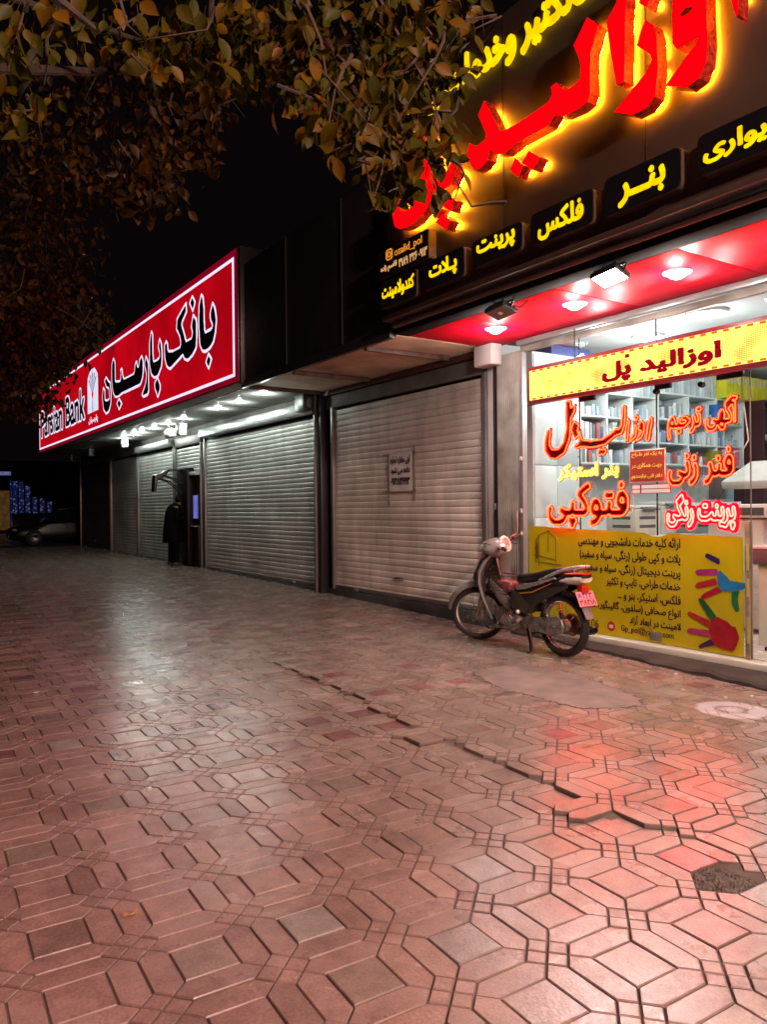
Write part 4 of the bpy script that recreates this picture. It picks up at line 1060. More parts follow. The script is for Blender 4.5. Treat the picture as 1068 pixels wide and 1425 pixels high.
# ------------------------------------------------------------------ lamps on the buildings
E_LAMP = emit('lit_lamp_disc', (1.0, 0.97, 0.92), 14)
E_LEDSPOT = emit('lit_small_spot', (0.92, 1.0, 0.94), 25)
M_LAMPRING = mat('white_lamp_ring', (0.75, 0.74, 0.72), 0.35)
for i, (x, y, lab) in enumerate([(5.89, 6.51, 'round lamp in the red ceiling next to the white square box on the pillar'), (5.86, 5.31, 'round lamp in the red ceiling left of and beyond the lit floodlight'), (5.83, 4.12, 'round lamp in the red ceiling nearest the photographer, above the LED sign'), ]):
    t = thing('ceiling_lamp', lab, 'lamp', 'round lamps in the red ceiling'); place(t, (x, y, 3.47))
    MB().lathe([(.088, -.012), (.115, -.012), (.125, -.003), (.125, .0), (.088, 0)], (0, 0, 0), (0, 0, 1), 32, closed=True).build('ring', M_LAMPRING, t)
    MB().lathe([(0, -.060), (.035, -.056), (.065, -.040), (.084, -.014), (.086, -.002), (0, -.002)], (0, 0, 0), (0, 0, 1), 32).build('diffuser', E_LAMP, t)
    lamp('ceiling_lamp_light', 'POINT', (x, y, 3.27), 22, (1.0, .96, .90), None, .06); lamp('ceiling_lamp_light', 'SPOT', (x, y, 3.38), 54, (1.0, .97, .92), None, .06, 150, .8)
for y in (2.9, 1.7): lamp('ceiling_lamp_light', 'POINT', (5.8, y, 3.27), 26, (1.0, .96, .90), None, .06)   # the row goes on beyond the frame
t = thing('floodlight', 'square floodlight switched on, hung from the sign beam on a bent bracket', 'floodlight', 'floodlights under the sign board')
def flood(t, on_):
    c = Vector((-.02, 0, -.085)); nrm = Vector((-.30, -.12, -.95)).normalized(); u = Vector((0, 1, 0)).cross(nrm).normalized(); v = nrm.cross(u)
    MB().obox(c, (.10, .135, .022), (u, v, nrm)).build('housing', M_BLACKMETAL, t, bevel=.008)
    for k in range(-3, 4): pass
    mb = MB()
    for k in range(-4, 5): mb.obox(c - nrm*.035 + v*k*.026, (.085, .004, .016), (u, v, nrm))
    mb.build('cooling_fin', M_BLACKMETAL, t)
    MB().obox(c + nrm*.0245, (.084, .118, .0025), (u, v, nrm)).build('glass', emit('lit_flood_glass', (1, 1, .97), 45) if on_ else mat('dark_flood_glass', (.16,.16,.16), .12), t)
    MB().tube([c + v*.14 + u*0, c + v*.16 - nrm*.05, Vector((.03, .10, .0)), Vector((.03, -.10, 0)), c - v*.16 - nrm*.05, c - v*.14], .010, 8).build('bracket', M_BLACKMETAL, t)
    if not on_: MB().obox(c + nrm*.028, (.02, .02, .002), (u, v, nrm)).build('led_chip', mat('led_chip', (.7,.68,.6), .4), t)
place(t, (5.22, 4.32, 3.475)); flood(t, True)
lamp('floodlight_light', 'SPOT', (5.16, 4.30, 3.33), 85, (1.0, .97, .93), (3.6, 3.9, 0), .08, 150, .9)
t = thing('floodlight', 'square floodlight switched off, showing a pale chip, nearer the end of the sign', 'floodlight', 'floodlights under the sign board')
place(t, (5.22, 5.67, 3.475)); flood(t, False)
MB().tube([(.06, 0, 0), (.12, -.12, -.06), (.16, -.2, .0), (.1, -.26, .02)], .005, 6).build('cable', M_BLACK, t)

BL = [(5.85, 12.57), (5.91, 13.82), (5.92, 14.92), (5.9, 16.96), (5.92, 18.13), (5.95, 19.32), (5.97, 20.45), (5.99, 21.25), (6.0, 22.33)]
BLAB = ['first spot lamp from the pillar at the right end of the bank soffit', 'second spot lamp from the pillar in the bank soffit', 'third spot lamp from the pillar, last of the well spaced ones in the bank soffit', 'spot lamp in the bank soffit right above the white alarm box', 'spot lamp in the bank soffit just left of the alarm siren', 'spot lamp fourth from the dark end of the lit row',
        'spot lamp third from the dark end of the lit row', 'spot lamp next to the last one at the dark end of the lit row', 'last lit spot lamp towards the dark end of the bank soffit']
for i, (x, y) in enumerate(BL):
    t = thing('spot_lamp', BLAB[i], 'lamp', 'small spot lamps in the bank soffit'); place(t, (x, y, 3.52))
    MB().lathe([(.045, -.014), (.062, -.012), (.066, 0), (.045, 0)], (0, 0, 0), (0, 0, 1), 20, closed=True).build('ring', M_STEEL, t)
    MB().lathe([(0, -.016), (.03, -.014), (.044, -.008), (.044, -.001), (0, -.001)], (0, 0, 0), (0, 0, 1), 20).build('bulb', E_LEDSPOT, t)
    lamp('spot_lamp_light', 'POINT', (x, y, 3.42), 22, (.88, 1.0, .91), None, .03)

t = thing('soffit_box', 'white square box standing out from the pillar top under the red ceiling', 'box')
place(t, (6.52, 7.26, 3.22)); MB().box((-.17, -.16, 0), (.0, .17, .25)).build('cover', M_WHITEPAINT, t, bevel=.008)
MB().box((-.16, -.15, -.008), (-.01, .16, -.001)).build('base_plate', M_GREYBOX, t)
t = thing('drain_pipe', 'dark square drain pipe with a lock, running down between pillar and folding gate', 'pipe')
place(t, (6.56, 7.265, 0)); MB().box((-.02, -.035, .02), (.05, .03, 3.22)).build('pipe', mat('dark_brown_pipe', (.035,.022,.022), .35), t, bevel=.008)
MB().box((-.045, -.02, 1.42), (-.021, .02, 1.50)).build('lock', M_STEEL, t, bevel=.006)

# folded gate at the left of the shop window
t = thing('folding_gate', 'dusty fluted metal gate folded to the left of the shop window', 'gate')
place(t, (6.56, 7.03, .06))
mb = MB(); n = 11
for k in range(n):
    y = .185 - k*.037
    mb.add([(0, y, 0), (-.028, y-.0105, 0), (-.034, y-.0185, 0), (-.028, y-.0265, 0), (0, y-.037, 0)] + [(0, y, 3.28), (-.028, y-.0105, 3.28), (-.034, y-.0185, 3.28), (-.028, y-.0265, 3.28), (0, y-.037, 3.28)], [(0,1,6,5),(1,2,7,6),(2,3,8,7),(3,4,9,8)])
mb.box((.002, -.22, 0), (.03, .185, 3.28)); mb.build('fluted_leaf', M_GATE, t, smooth=20)
MB().box((-.04, -.285, 0), (.035, -.225, 3.26)).build('edge_post', M_ALU, t, bevel=.006)
for z in (1.05, 1.32, 1.95): MB().box((-.052, -.272, z), (-.041, -.238, z+.05)).build('catch', M_WHITEPAINT, t, bevel=.003)
MB().tube([(-.055, -.215, 1.02), (-.075, -.215, 1.05), (-.075, -.215, 1.32), (-.055, -.215, 1.35)], .008, 8).build('handle', M_ALU, t)

# ------------------------------------------------------------------ motorcycle (modelled with forward = +y, ground = 0, centred at x = 0)
def make_bike():
    t = thing('motorcycle', 'small dark motorcycle with leg shield, basket and pink plate parked before the shop', 'motorcycle')
    M_RUB = mat('tyre_rubber', (.022,.021,.02), .75, nscale=20, bump=.3)
    M_CHR = mat('dulled_chrome', (.52,.51,.49), .2, .95, nscale=14, var=.15)
    M_ENG = mat('cast_aluminium', (.36,.35,.33), .42, .7, nscale=16, var=.3, dirt=(.12,.11,.10))
    M_BLK = mat('black_gloss_plastic', (.020,.018,.018), .22, nscale=5, coat=.4)
    M_GRY = mat('grey_plastic_fairing', (.23,.215,.205), .30, nscale=4, var=.15, coat=.25)
    M_SEAT = mat('black_vinyl_seat', (.018,.016,.017), .42, nscale=25, bump=.25, bscale=200)
    M_SIL = mat('silver_paint', (.46,.48,.50), .28, .5, nscale=6, coat=.3)
    M_WIRE = mat('black_wire', (.03,.02,.02), .4)
    M_LENS = mat('clear_lens_plastic', (.62,.58,.50), .08, nscale=9, var=.25, coat=.6)
    M_RLENS = mat('red_lens', (.55,.015,.012), .12, coat=.6)
    M_PLATE = mat('pink_lit_plate', (.80,.27,.34), .45, nscale=9, var=.06)
    rw, fw_, ra, fa, hub = .605, .605, -.615, .64, .30   # diameters, axle positions, axle height
    def wheel(name, steer):
        rad = .302; tr = .042
        prof = [(rad-.052, -.030), (rad-.030, -.043), (rad-.010, -.036), (rad, -.015), (rad, .015), (rad-.010, .036), (rad-.030, .043), (rad-.052, .030)]
        w_ = MB(); w_.lathe(prof, (0, 0, 0), (1, 0, 0), 56, closed=True)
        for k in range(56):     # tread blocks
            a = 2*math.pi*k/56
            for s in (-1, 1):
                c = Vector((s*.015, math.cos(a + s*.03)*rad, math.sin(a + s*.03)*rad)); rd = Vector((0, math.cos(a), math.sin(a))); tg = Vector((0, -math.sin(a), math.cos(a)))
                w_.obox(c, (.011, .011, .005), ((1,0,0), tg, rd))
        w = w_.build(name, M_RUB, t, smooth=35)
        MB().lathe([(rad-.050, -.028), (rad-.066, -.022), (rad-.072, 0), (rad-.066, .022), (rad-.050, .028), (rad-.056, 0)], (0,0,0), (1,0,0), 48, closed=True).build('rim', M_CHR, w)
        s_ = MB()
        for k in range(36):
            a = 2*math.pi*k/36; sd = 1 if k % 2 else -1; a2 = a + sd*.55*(1 if k % 4 < 2 else -1)
            s_.tube([(sd*.032, math.cos(a2)*.058, math.sin(a2)*.058), (sd*.006, math.cos(a)*(rad-.066), math.sin(a)*(rad-.066))], .0019, 4)
        s_.build('spokes', M_CHR, w)
        MB().lathe([(0,-.05),(.022,-.05),(.024,-.038),(.064,-.036),(.068,-.02),(.060,.02),(.064,.036),(.024,.040),(.022,.05),(0,.05)], (0,0,0), (1,0,0), 28).build('hub', M_ENG, w)
        return w
    w = wheel('front_wheel', 0); w.location = (0, fa, hub); w.rotation_euler = (0, 0, R(4))
    w = wheel('rear_wheel', 0); w.location = (0, ra, hub)
    # front fork, fender
    for s in (-1, 1):
        MB().tube([(s*.075, fa, hub), (s*.075, fa-.07, hub+.17), (s*.072, fa-.17, hub+.42)], [.021, .020, .016], 12).build('fork_leg', M_ENG, t)
    rings = []
    for k in range(15):
        a = R(8 + k*150/14); rr = .355; c = Vector((0, fa - .02 + math.cos(a)*rr*1.0, hub + math.sin(a)*rr)); nrm = Vector((0, math.cos(a), math.sin(a)))
        wd = .062*min(1, .25 + k*.2)*min(1, .45 + (14-k)*.2)
        rings.append([c + Vector((wd,0,0)) - nrm*.03, c + Vector((wd*.9,0,0)) + nrm*.002, c + Vector((wd*.45,0,0)) + nrm*.022, c + nrm*.028, c + Vector((-wd*.45,0,0)) + nrm*.022, c + Vector((-wd*.9,0,0)) + nrm*.002, c + Vector((-wd,0,0)) - nrm*.03, c - nrm*.022 + Vector((-wd*.4,0,0)), c - nrm*.022 + Vector((wd*.4,0,0))])
    MB().loft(rings).build('front_fender', M_GRY, t, smooth=50)
    # leg shield: two wings in front of the rider, wide at the top, running down beside the engine
    for s in (-1, 1):
        rings = []
        for y, z, xo, wd, th in ((.36,.98,.06,.08,.03), (.42,.90,.11,.13,.04), (.47,.78,.15,.16,.04), (.475,.66,.155,.15,.035), (.43,.52,.145,.12,.03), (.36,.38,.135,.09,.025), (.30,.28,.125,.04,.016)):
            c = Vector((s*xo, y, z)); 
            ring = []
            for q in range(12):
                a = 2*math.pi*q/12; ring.append(c + Vector((s*math.cos(a)*wd*.55, math.sin(a)*th - math.cos(a)*wd*.55, 0)))
            rings.append(ring)
        MB().loft(rings).build('leg_shield', M_GRY, t, smooth=60)
        rings = []
        for y, z, xo, wd, th in ((.42,.93,.115,.035,.02), (.50,.80,.155,.055,.022), (.535,.70,.165,.05,.02), (.50,.62,.15,.015,.01)):
            c = Vector((s*xo, y, z)); rings.append([c + Vector((s*math.cos(2*math.pi*q/10)*wd*.4, math.sin(2*math.pi*q/10)*th + -math.cos(2*math.pi*q/10)*wd, 0)) for q in range(10)])
        MB().loft(rings).build('shield_trim', M_BLK, t, smooth=60)
    MB().loft([[ (math.cos(a)*w_, y + math.sin(a)*d_, z) for a in [2*math.pi*q/14 for q in range(14)]] for y, z, w_, d_ in ((.37,1.0,.09,.05), (.44,.92,.15,.08), (.50,.80,.17,.08), (.50,.68,.16,.07), (.46,.56,.11,.05))]).build('front_cowl', M_BLK, t)
    for s in (-1, 1): MB().ball((s*.13, .535, .69), (.03, .022, .014), 6).build('indicator', M_RLENS, t)
    # handlebar cowl with the round meter shell, turned to the rider
    mb = MB()
    mb.loft([[ (math.cos(a)*w_, y + math.sin(a)*d_ , z + math.sin(a)*d_*.25) for a in [2*math.pi*q/16 for q in range(16)]] for y, z, w_, d_ in ((.37,.95,.06,.05), (.39,.99,.12,.11), (.38,1.04,.145,.145), (.35,1.09,.13,.135), (.31,1.13,.09,.09), (.285,1.15,.03,.03))])
    mb.build('headlamp_shell', M_GRY, t)
    mc = Vector((0, .245, 1.085)); mn = Vector((-.30, -.85, .35)).normalized()
    M_METER = mat('cream_meter_shell', (.74,.62,.54), .3, nscale=5, var=.08, coat=.3)
    MB().lathe([(.0, -.06), (.07, -.055), (.088, -.02), (.092, .012), (.070, .022), (.060, .012), (.060, .004), (0, .004)], mc, mn, 28).build('meter_shell', M_METER, t)
    MB().lathe([(0, .004), (.058, .004), (.058, .008), (0, .010)], mc, mn, 24).build('meter_dial', mat('grey_dial', (.24,.22,.21), .2, coat=.6), t)
    MB().loft([[ (math.cos(a)*w_, y + math.sin(a)*w_*.7, z) for a in [2*math.pi*q/12 for q in range(12)]] for y, z, w_ in ((.27,.985,.035), (.255,1.03,.06), (.245,1.07,.05))]).build('meter_neck', M_METER, t)
    bar = MB(); bar.tube([(-.34,.16,1.10), (-.25,.20,1.09), (-.12,.29,1.06), (0,.32,1.05), (.12,.29,1.06), (.25,.20,1.09), (.34,.16,1.10)], .012, 10); bar.build('handlebar', M_BLK, t)
    for s in (-1, 1):
        MB().tube([(s*.23,.213,1.092), (s*.34,.16,1.10), (s*.35,.155,1.10)], [.018,.018,.019], 12).build('grip', M_RUB, t)
        MB().tube([(s*.19,.25,1.085), (s*.24,.25,1.10), (s*.36,.20,1.115)], [.008,.007,.006], 8).build('lever', M_CHR, t)
    MB().ball((-.17,.235,1.10), (.045,.04,.03), 7).build('switch_box', M_METER, t)
    for s, z in ((-1, 0), (1, .01)):
        MB().tube([(s*.20,.23,1.085), (s*.16,.36,1.10+z), (s*.09,.47,1.02), (s*.06,.45,.90), (s*.07,.48,.60), (s*.085,.55,.36)], .0045, 6).build('brake_cable', M_RUB, t)
    # wire basket between shield and seat
    mb = MB()
    bt = [(-.115,.38,.76), (.115,.38,.76), (.115,.12,.75), (-.115,.12,.75)]; bb = [(-.10,.36,.555), (.10,.36,.555), (.10,.0,.56), (-.10,.0,.56)]
    for ring in (bt, bb): mb.tube(ring, .006, 6, True)
    for i in range(4):
        a0, a1, b0, b1 = map(Vector, (bt[i], bt[(i+1) % 4], bb[i], bb[(i+1) % 4]))
        n = 9 if i % 2 else 7
        for k in range(n): mb.tube([a0.lerp(a1, k/n), b0.lerp(b1, k/n)], .0022, 4)
        for k in range(1, 6): mb.tube([a0.lerp(b0, k/6), a1.lerp(b1, k/6)], .0022, 4)
    for k in range(1, 8): mb.tube([Vector(bb[0]).lerp(Vector(bb[3]), k/8), Vector(bb[1]).lerp(Vector(bb[2]), k/8)], .0022, 4)
    mb.build('basket', M_WIRE, t)
    mb = MB()
    for s in (-1, 1): mb.tube([(s*.10,-.07,.585), (s*.10,.05,.56), (s*.09,.30,.55)], .007, 6)
    mb.build('basket_rail', M_WIRE, t)
    # frame, underbone cover, engine
    MB().tube([(0,.36,.92), (0,.30,.72), (0,.16,.52), (0,-.02,.46), (0,-.2,.50)], [.035,.035,.032,.032,.03], 12).build('frame_tube', M_BLK, t)
    for s in (-1, 1):
        rings = []
        for y, z, h, th in ((.36,.66,.05,.012), (.24,.56,.075,.02), (.12,.49,.085,.024), (.02,.44,.06,.018)):
            c = Vector((s*.085, y, z)); rings.append([c + Vector((math.cos(2*math.pi*q/10)*th, 0, math.sin(2*math.pi*q/10)*h)) for q in range(10)])
        MB().loft(rings).build('frame_cover', M_GRY, t)
    mb = MB()
    mb.loft([[ (x, .02 + math.cos(a)*r_, .285 + math.sin(a)*r_*.78) for a in [2*math.pi*q/22 for q in range(22)]] for x, r_ in ((-.135,.09), (-.125,.125), (-.085,.14), (.085,.14), (.12,.12), (.135,.085))])
    mb.build('crankcase', M_ENG, t)
    MB().lathe([(0,0),(.055,0),(.06,-.006),(.085,-.008),(.09,-.02),(0,-.02)], (-.150,.07,.30), (-1,0,0), 26).build('alternator_cover', M_CHR, t)
    MB().lathe([(0,0),(.04,0),(.05,-.012),(0,-.012)], (-.148,-.06,.29), (-1,0,0), 18).build('sprocket_cover', M_ENG, t)
    mb = MB()
    for k in range(9): mb.obox((0, .15+k*.016, .335), (.075, .0045, .075), ((1,0,0), (0,1,.12), (0,-.12,1)))
    mb.build('cylinder_fins', M_ENG, t)
    MB().loft([[ (math.cos(a)*.05, .30 + s_, .33 + math.sin(a)*.06) for a in [2*math.pi*q/14 for q in range(14)]] for s_ in (0, .035, .05)]).build('cylinder_head', M_ENG, t)
    MB().loft([[ (-.05 + math.cos(a)*r_, .03, z + math.sin(a)*r_) for a in [2*math.pi*q/10 for q in range(10)]] for z, r_ in ((.40,.035), (.43,.03))]).build('intake', M_CHR, t)
    MB().tube([(-.06,.02,.33), (-.10,.03,.40), (-.09,.045,.47)], [.03,.022,.012], 10).build('carburettor', M_CHR, t)
    MB().tube([(.0,.33,.30), (.04,.30,.20), (.09,.15,.16), (.12,-.1,.17), (.12,-.35,.22)], .018, 10).build('exhaust_pipe', M_CHR, t)
    MB().lathe([(0,0),(.03,0),(.048,.05),(.052,.38),(.045,.47),(.03,.50),(.024,.50),(.022,.44),(0,.44)], (.135,-.40,.225), (.02,-1,.10), 22).build('muffler', M_BLK, t)
    mb = MB()
    mb.tube([(-.20,.24,.20), (-.14,.22,.195), (.14,.22,.195), (.20,.24,.20)], .010, 8); mb.build('footrest_bar', M_CHR, t)
    for s in (-1, 1): MB().tube([(s*.15,.225,.20), (s*.24,.235,.205)], .018, 10).build('foot_peg', M_RUB, t)
    MB().tube([(-.155,-.06,.26), (-.17,.05,.215), (-.175,.20,.235), (-.20,.24,.24)], .008, 8).build('gear_lever', M_CHR, t)
    # swing arm, chain case, shocks
    for s in (-1, 1):
        MB().tube([(s*.075,-.12,.27), (s*.08,-.40,.285), (s*.08,ra,hub)], .018, 10).build('swing_arm', M_BLK, t)
        MB().tube([(s*.095,-.52,.31), (s*.10,-.48,.42)], .021, 12).build('shock_body', M_BLK, t)
        mb = MB(); mb.tube([(s*.10,-.50+.06*k/60,.36+.17*k/60) + () if False else (s*.10 + .030*math.cos(k*.9), -.50+.045*k/60 + .030*math.sin(k*.9)*.9, .36+.18*k/60) for k in range(60)], .004, 5); mb.build('shock_spring', M_CHR, t)
        MB().tube([(s*.10,-.455,.54), (s*.09,-.44,.60)], .012, 8).build('shock_top', M_CHR, t)
    cc = [(-.14,.315), (-.20,.355), (-.45,.375), (-.615,.405), (-.69,.375), (-.72,.30), (-.69,.225), (-.615,.195), (-.45,.215), (-.20,.235), (-.14,.27)]
    mb = MB(); mb.prism(cc, lambda a, b: (-.125, a, b), lambda a, b: (-.095, a, b)); mb.build('chain_case', M_ENG, t, bevel=.010)
    MB().tube([(-.135,-.60,.30), (.135,-.60,.30)], .012, 8).build('rear_axle', M_CHR, t)
    MB().lathe([(0,0),(.10,0),(.115,-.02),(.11,-.05),(0,-.05)], (.09,ra,hub), (-1,0,0), 28).build('brake_drum', mat('copper_drum', (.28,.12,.06), .35, .7), t)
    # seat, side panels, tail
    rings = []
    for y, z, w_, h in ((-.02,.715,.05,.035), (-.05,.735,.085,.05), (-.16,.745,.105,.052), (-.28,.765,.11,.050), (-.42,.80,.115,.052), (-.56,.835,.115,.05), (-.66,.85,.095,.04), (-.70,.845,.05,.022)):
        rings.append([(math.copysign(abs(math.cos(a))**.6, math.cos(a))*w_, y, z + math.copysign(abs(math.sin(a))**.7, math.sin(a))*h) for a in [2*math.pi*q/18 for q in range(18)]])
    MB().loft(rings).build('seat', M_SEAT, t, smooth=60)
    for s in (-1, 1):
        pan = [(-.03,.66), (-.04,.50), (.03,.44), (-.10,.375), (-.30,.40), (-.36,.50), (-.52,.585), (-.74,.68), (-.76,.74), (-.60,.75), (-.40,.70), (-.20,.67)]
        pts = []
        rings = []
        mb = MB()
        mb.prism(pan, lambda a, b: (s*.125, a, b), lambda a, b: (s*.07, a, b)); mb.build('side_panel', M_BLK, t, bevel=.018)
        mb = MB(); mb.prism([(-.06,.655), (-.18,.685), (-.38,.735), (-.60,.79), (-.62,.775), (-.40,.700), (-.20,.640), (-.08,.625)], lambda a, b: (s*.136, a, b), lambda a, b: (s*.10, a, b)); mb.build('silver_trim', M_SIL, t, bevel=.008)
        mb = MB(); mb.prism([(-.12,.60), (-.30,.625), (-.58,.735), (-.58,.727), (-.30,.610), (-.12,.585)], lambda a, b: (s*.1285, a, b), lambda a, b: (s*.1255, a, b)); mb.build('orange_stripe', mat('orange_decal', (.55,.24,.04), .35), t)
        mb = MB(); mb.prism([(.03,.455), (-.06,.40), (-.22,.40), (-.26,.47), (-.12,.60), (-.02,.62)], lambda a, b: (s*.131, a, b), lambda a, b: (s*.1265, a, b)); mb.build('side_cover', mat('olive_black_cover', (.05,.045,.03), .3), t, bevel=.006)
    MB().tube([(-.135,-.42,.745), (-.140,-.62,.83), (-.125,-.80,.89), (-.07,-.88,.905), (.07,-.88,.905), (.125,-.80,.89), (.140,-.62,.83), (.135,-.42,.745)], .016, 10).build('grab_rail', M_SIL, t)
    rings = []
    for y, z, w_, h in ((-.60,.76,.09,.05), (-.72,.785,.105,.055), (-.82,.80,.10,.045), (-.91,.815,.075,.022)):
        rings.append([(math.copysign(abs(math.cos(a))**.7, math.cos(a))*w_, y, z + math.copysign(abs(math.sin(a))**.7, math.sin(a))*h) for a in [2*math.pi*q/16 for q in range(16)]])
    MB().loft(rings).build('tail_cowl', M_BLK, t, smooth=60)
    rings = []
    for y, z, w_, h in ((-.66,.755,.112,.020), (-.74,.765,.122,.048), (-.84,.775,.115,.052), (-.905,.785,.09,.035)):
        rings.append([(math.copysign(abs(math.cos(a))**.7, math.cos(a))*w_, y, z + math.sin(a)*h) for a in [2*math.pi*q/16 for q in range(16)]])
    MB().loft(rings).build('tail_lamp', M_LENS, t, smooth=60)
    MB().loft([[(math.cos(a)*w_, y, z + math.sin(a)*h) for a in [2*math.pi*q/14 for q in range(14)]] for y, z, w_, h in ((-.70,.826,.10,.012), (-.84,.835,.10,.014), (-.92,.836,.07,.008))]).build('tail_lamp_top', M_RLENS, t)
    MB().box((-.05,-.90,.655), (.05,-.83,.722)).build('stop_lamp', M_RLENS, t, bevel=.01)
    rings = []
    for k in range(13):
        a = R(172 - k*172*.98/12 + 6); rr = .345; c = Vector((0, ra - math.cos(math.pi - a)*0 - math.cos(a)*-rr, hub + math.sin(a)*rr)); nrm = Vector((0, math.cos(a), math.sin(a)))
        rings.append([c + Vector((.065,0,0)) - nrm*.02, c + Vector((.055,0,0)) + nrm*.006, c + nrm*.016, c + Vector((-.055,0,0)) + nrm*.006, c + Vector((-.065,0,0)) - nrm*.02, c - nrm*.004])
    rings = [r_ for r_ in rings if True][3:11]
    MB().loft(rings).build('rear_fender', M_BLK, t, smooth=60)
    mb = MB(); mb.obox((0,-.90,.50), (.055,.008,.11), ((1,0,0), (0,.9,-.42), (0,.42,.9))); mb.build('mud_flap', M_GRY, t, bevel=.006)
    # number plate: two rows of Persian digits
    pl = MB(); pn = Vector((0,-.90,.42)).normalized(); up = Vector((0,.42,.90)).normalized(); pcn = Vector((0,-.905,.595))
    pl.obox(pcn, (.125,.075,.004), ((1,0,0), up, pn)); po = pl.build('number_plate', M_PLATE, t, bevel=.003)
    M_DIG = mat('dark_red_digits', (.10,.012,.02), .4)
    for s, v0, v1, u0, u1 in (('۴۲۳', .008, .062, -.045, .09), ('۳۸۴۱۸', -.062, -.008, -.11, .11)):
        L_, _a = word(s, bold=.03, res=48)
        mb = MB()
        for isl in islands(L_):
            fl = [p for l in isl for p in l]; tr = tessellate_polygon([[Vector((a, b, 0)) for a, b in l] for l in isl])
            mb.add([pcn + pn*.0055 + Vector((1,0,0))*(u0 + (u1-u0)*a) + up*(v0 + (v1-v0)*b) for a, b in fl], [tuple(q) for q in tr])
        mb.build('digits', M_DIG, po, smooth=0)
    mb = MB(); mb.obox(pcn + pn*.0055 + up*.002, (.122,.0015,.0008), ((1,0,0), up, pn)); mb.obox(pcn + pn*.0055 + up*.036 - Vector((.085,0,0)), (.02,.022,.0008), ((1,0,0), up, pn)); mb.build('plate_mark', mat('violet_mark', (.25,.08,.3), .4), po, smooth=0)
    # centre stand
    for s in (-1, 1): MB().tube([(s*.10,-.20,.24), (s*.13,-.27,.12), (s*.15,-.30,.012), (s*.19,-.30,.008)], [.013,.013,.013,.015], 8).build('centre_stand_leg', M_WIRE, t)
    MB().tube([(-.115,-.235,.18), (.115,-.235,.18)], .010, 8).build('stand_brace', M_WIRE, t)
    MB().tube([(-.12,-.24,.28), (-.145,-.30,.16), (-.16,-.36,.02)], .010, 8).build('side_stand', M_WIRE, t)
    MB().ball((-.15,-.12,.40), (.022,.022,.022), 6).build('oil_cap', M_WHITEPAINT, t)
    mb = MB(); mb.box((-.075,.06,.57), (.07,.30,.70)); mb.build('basket_bag', mat('checked_red_cloth', (.42,.10,.10), .8, nscale=30, var=.5, bump=.6, bscale=30), t, bevel=.04)
    # front end turned to the left, as on the steering lock
    turn = ('front_wheel', 'fork_leg', 'front_fender', 'headlamp_shell', 'meter_shell', 'meter_dial', 'meter_neck', 'handlebar', 'grip', 'lever', 'switch_box')
    p = Vector((0, .40, .85)); ax = (Vector((0, .40, .85)) - Vector((0, .60, .30))).normalized()
    S_ = Matrix.Translation(p) @ Matrix.Rotation(R(34), 4, ax) @ Matrix.Translation(-p)
    for o in t.children:
        if o.name.split('.')[0] in turn: o.matrix_basis = S_ @ (Matrix.Translation(o.location) @ Matrix.Rotation(o.rotation_euler.z, 4, 'Z'))
    return t
bike = make_bike()
place(bike, (5.86, 6.13, gz(6.2)+.010), R(1)); bike.scale = (1.02, 1.02, 1.02)

# ------------------------------------------------------------------ cash machine, hood and person
M_ATM = mat('dark_maroon_atm_cabinet', (.010,.005,.006), .4, spec=.15)
t = thing('cash_machine', 'dark cash machine with a glowing blue screen set before a narrow shutter', 'cash machine')
place(t, (6.5, 18.4, .09))
MB().box((-.10,-.20,.0), (.078,.55,2.40)).build('cabinet', M_ATM, t, bevel=.015)
MB().box((.0,-.66,0), (.078,-.205,.95)).build('lower_cabinet', M_ATM, t, bevel=.015)
MB().box((.05,-.66,.955), (.078,-.205,2.20)).build('niche', M_ATM, t)
MB().box((.035,-.56,1.16), (.049,-.24,1.72)).build('screen', emit('blue_screen', (.17,.17,.60), .8, .3, 4), t)
MB().box((.03,-.60,1.12), (.048,-.57,1.76)).build('screen_frame', M_BLACK, t)
MB().box((-.08,-.60,.96), (.048,-.24,.985)).build('keypad_shelf', M_RAIL, t, bevel=.005)
MB().box((-.06,-.66,2.205), (.078,-.205,2.29)).build('light_bar', M_GREYBOX, t, bevel=.008)
t = thing('hood', 'black curved hood on thin arms reaching out from the cash machine top', 'hood')
place(t, (6.38, 18.65, 2.4))
mb = MB(); top = [(.03,.05), (-.30,.06), (-.42,.02), (-.50,-.05), (-.60,-.06), (-.66,-.10), (-.69,-.48), (-.64,-.50), (-.60,-.20), (-.48,-.17), (-.40,-.10), (-.34,-.02), (-.28,.035), (.03,.028)]
mb.prism(top, lambda a, b: (a, .12, b), lambda a, b: (a, -.14, b)); mb.build('roof', M_BLACKMETAL, t, bevel=.008)
for y in (-.11, .09):
    MB().tube([(-.50,y,-.18), (-.30,y,-.24), (-.10,y,-.40), (.02,y,-.55)], .016, 8).build('arm', M_BLACKMETAL, t)
    MB().tube([(-.40,y,-.10), (-.20,y,-.16), (.02,y,-.28)], .014, 8).build('arm', M_BLACKMETAL, t)

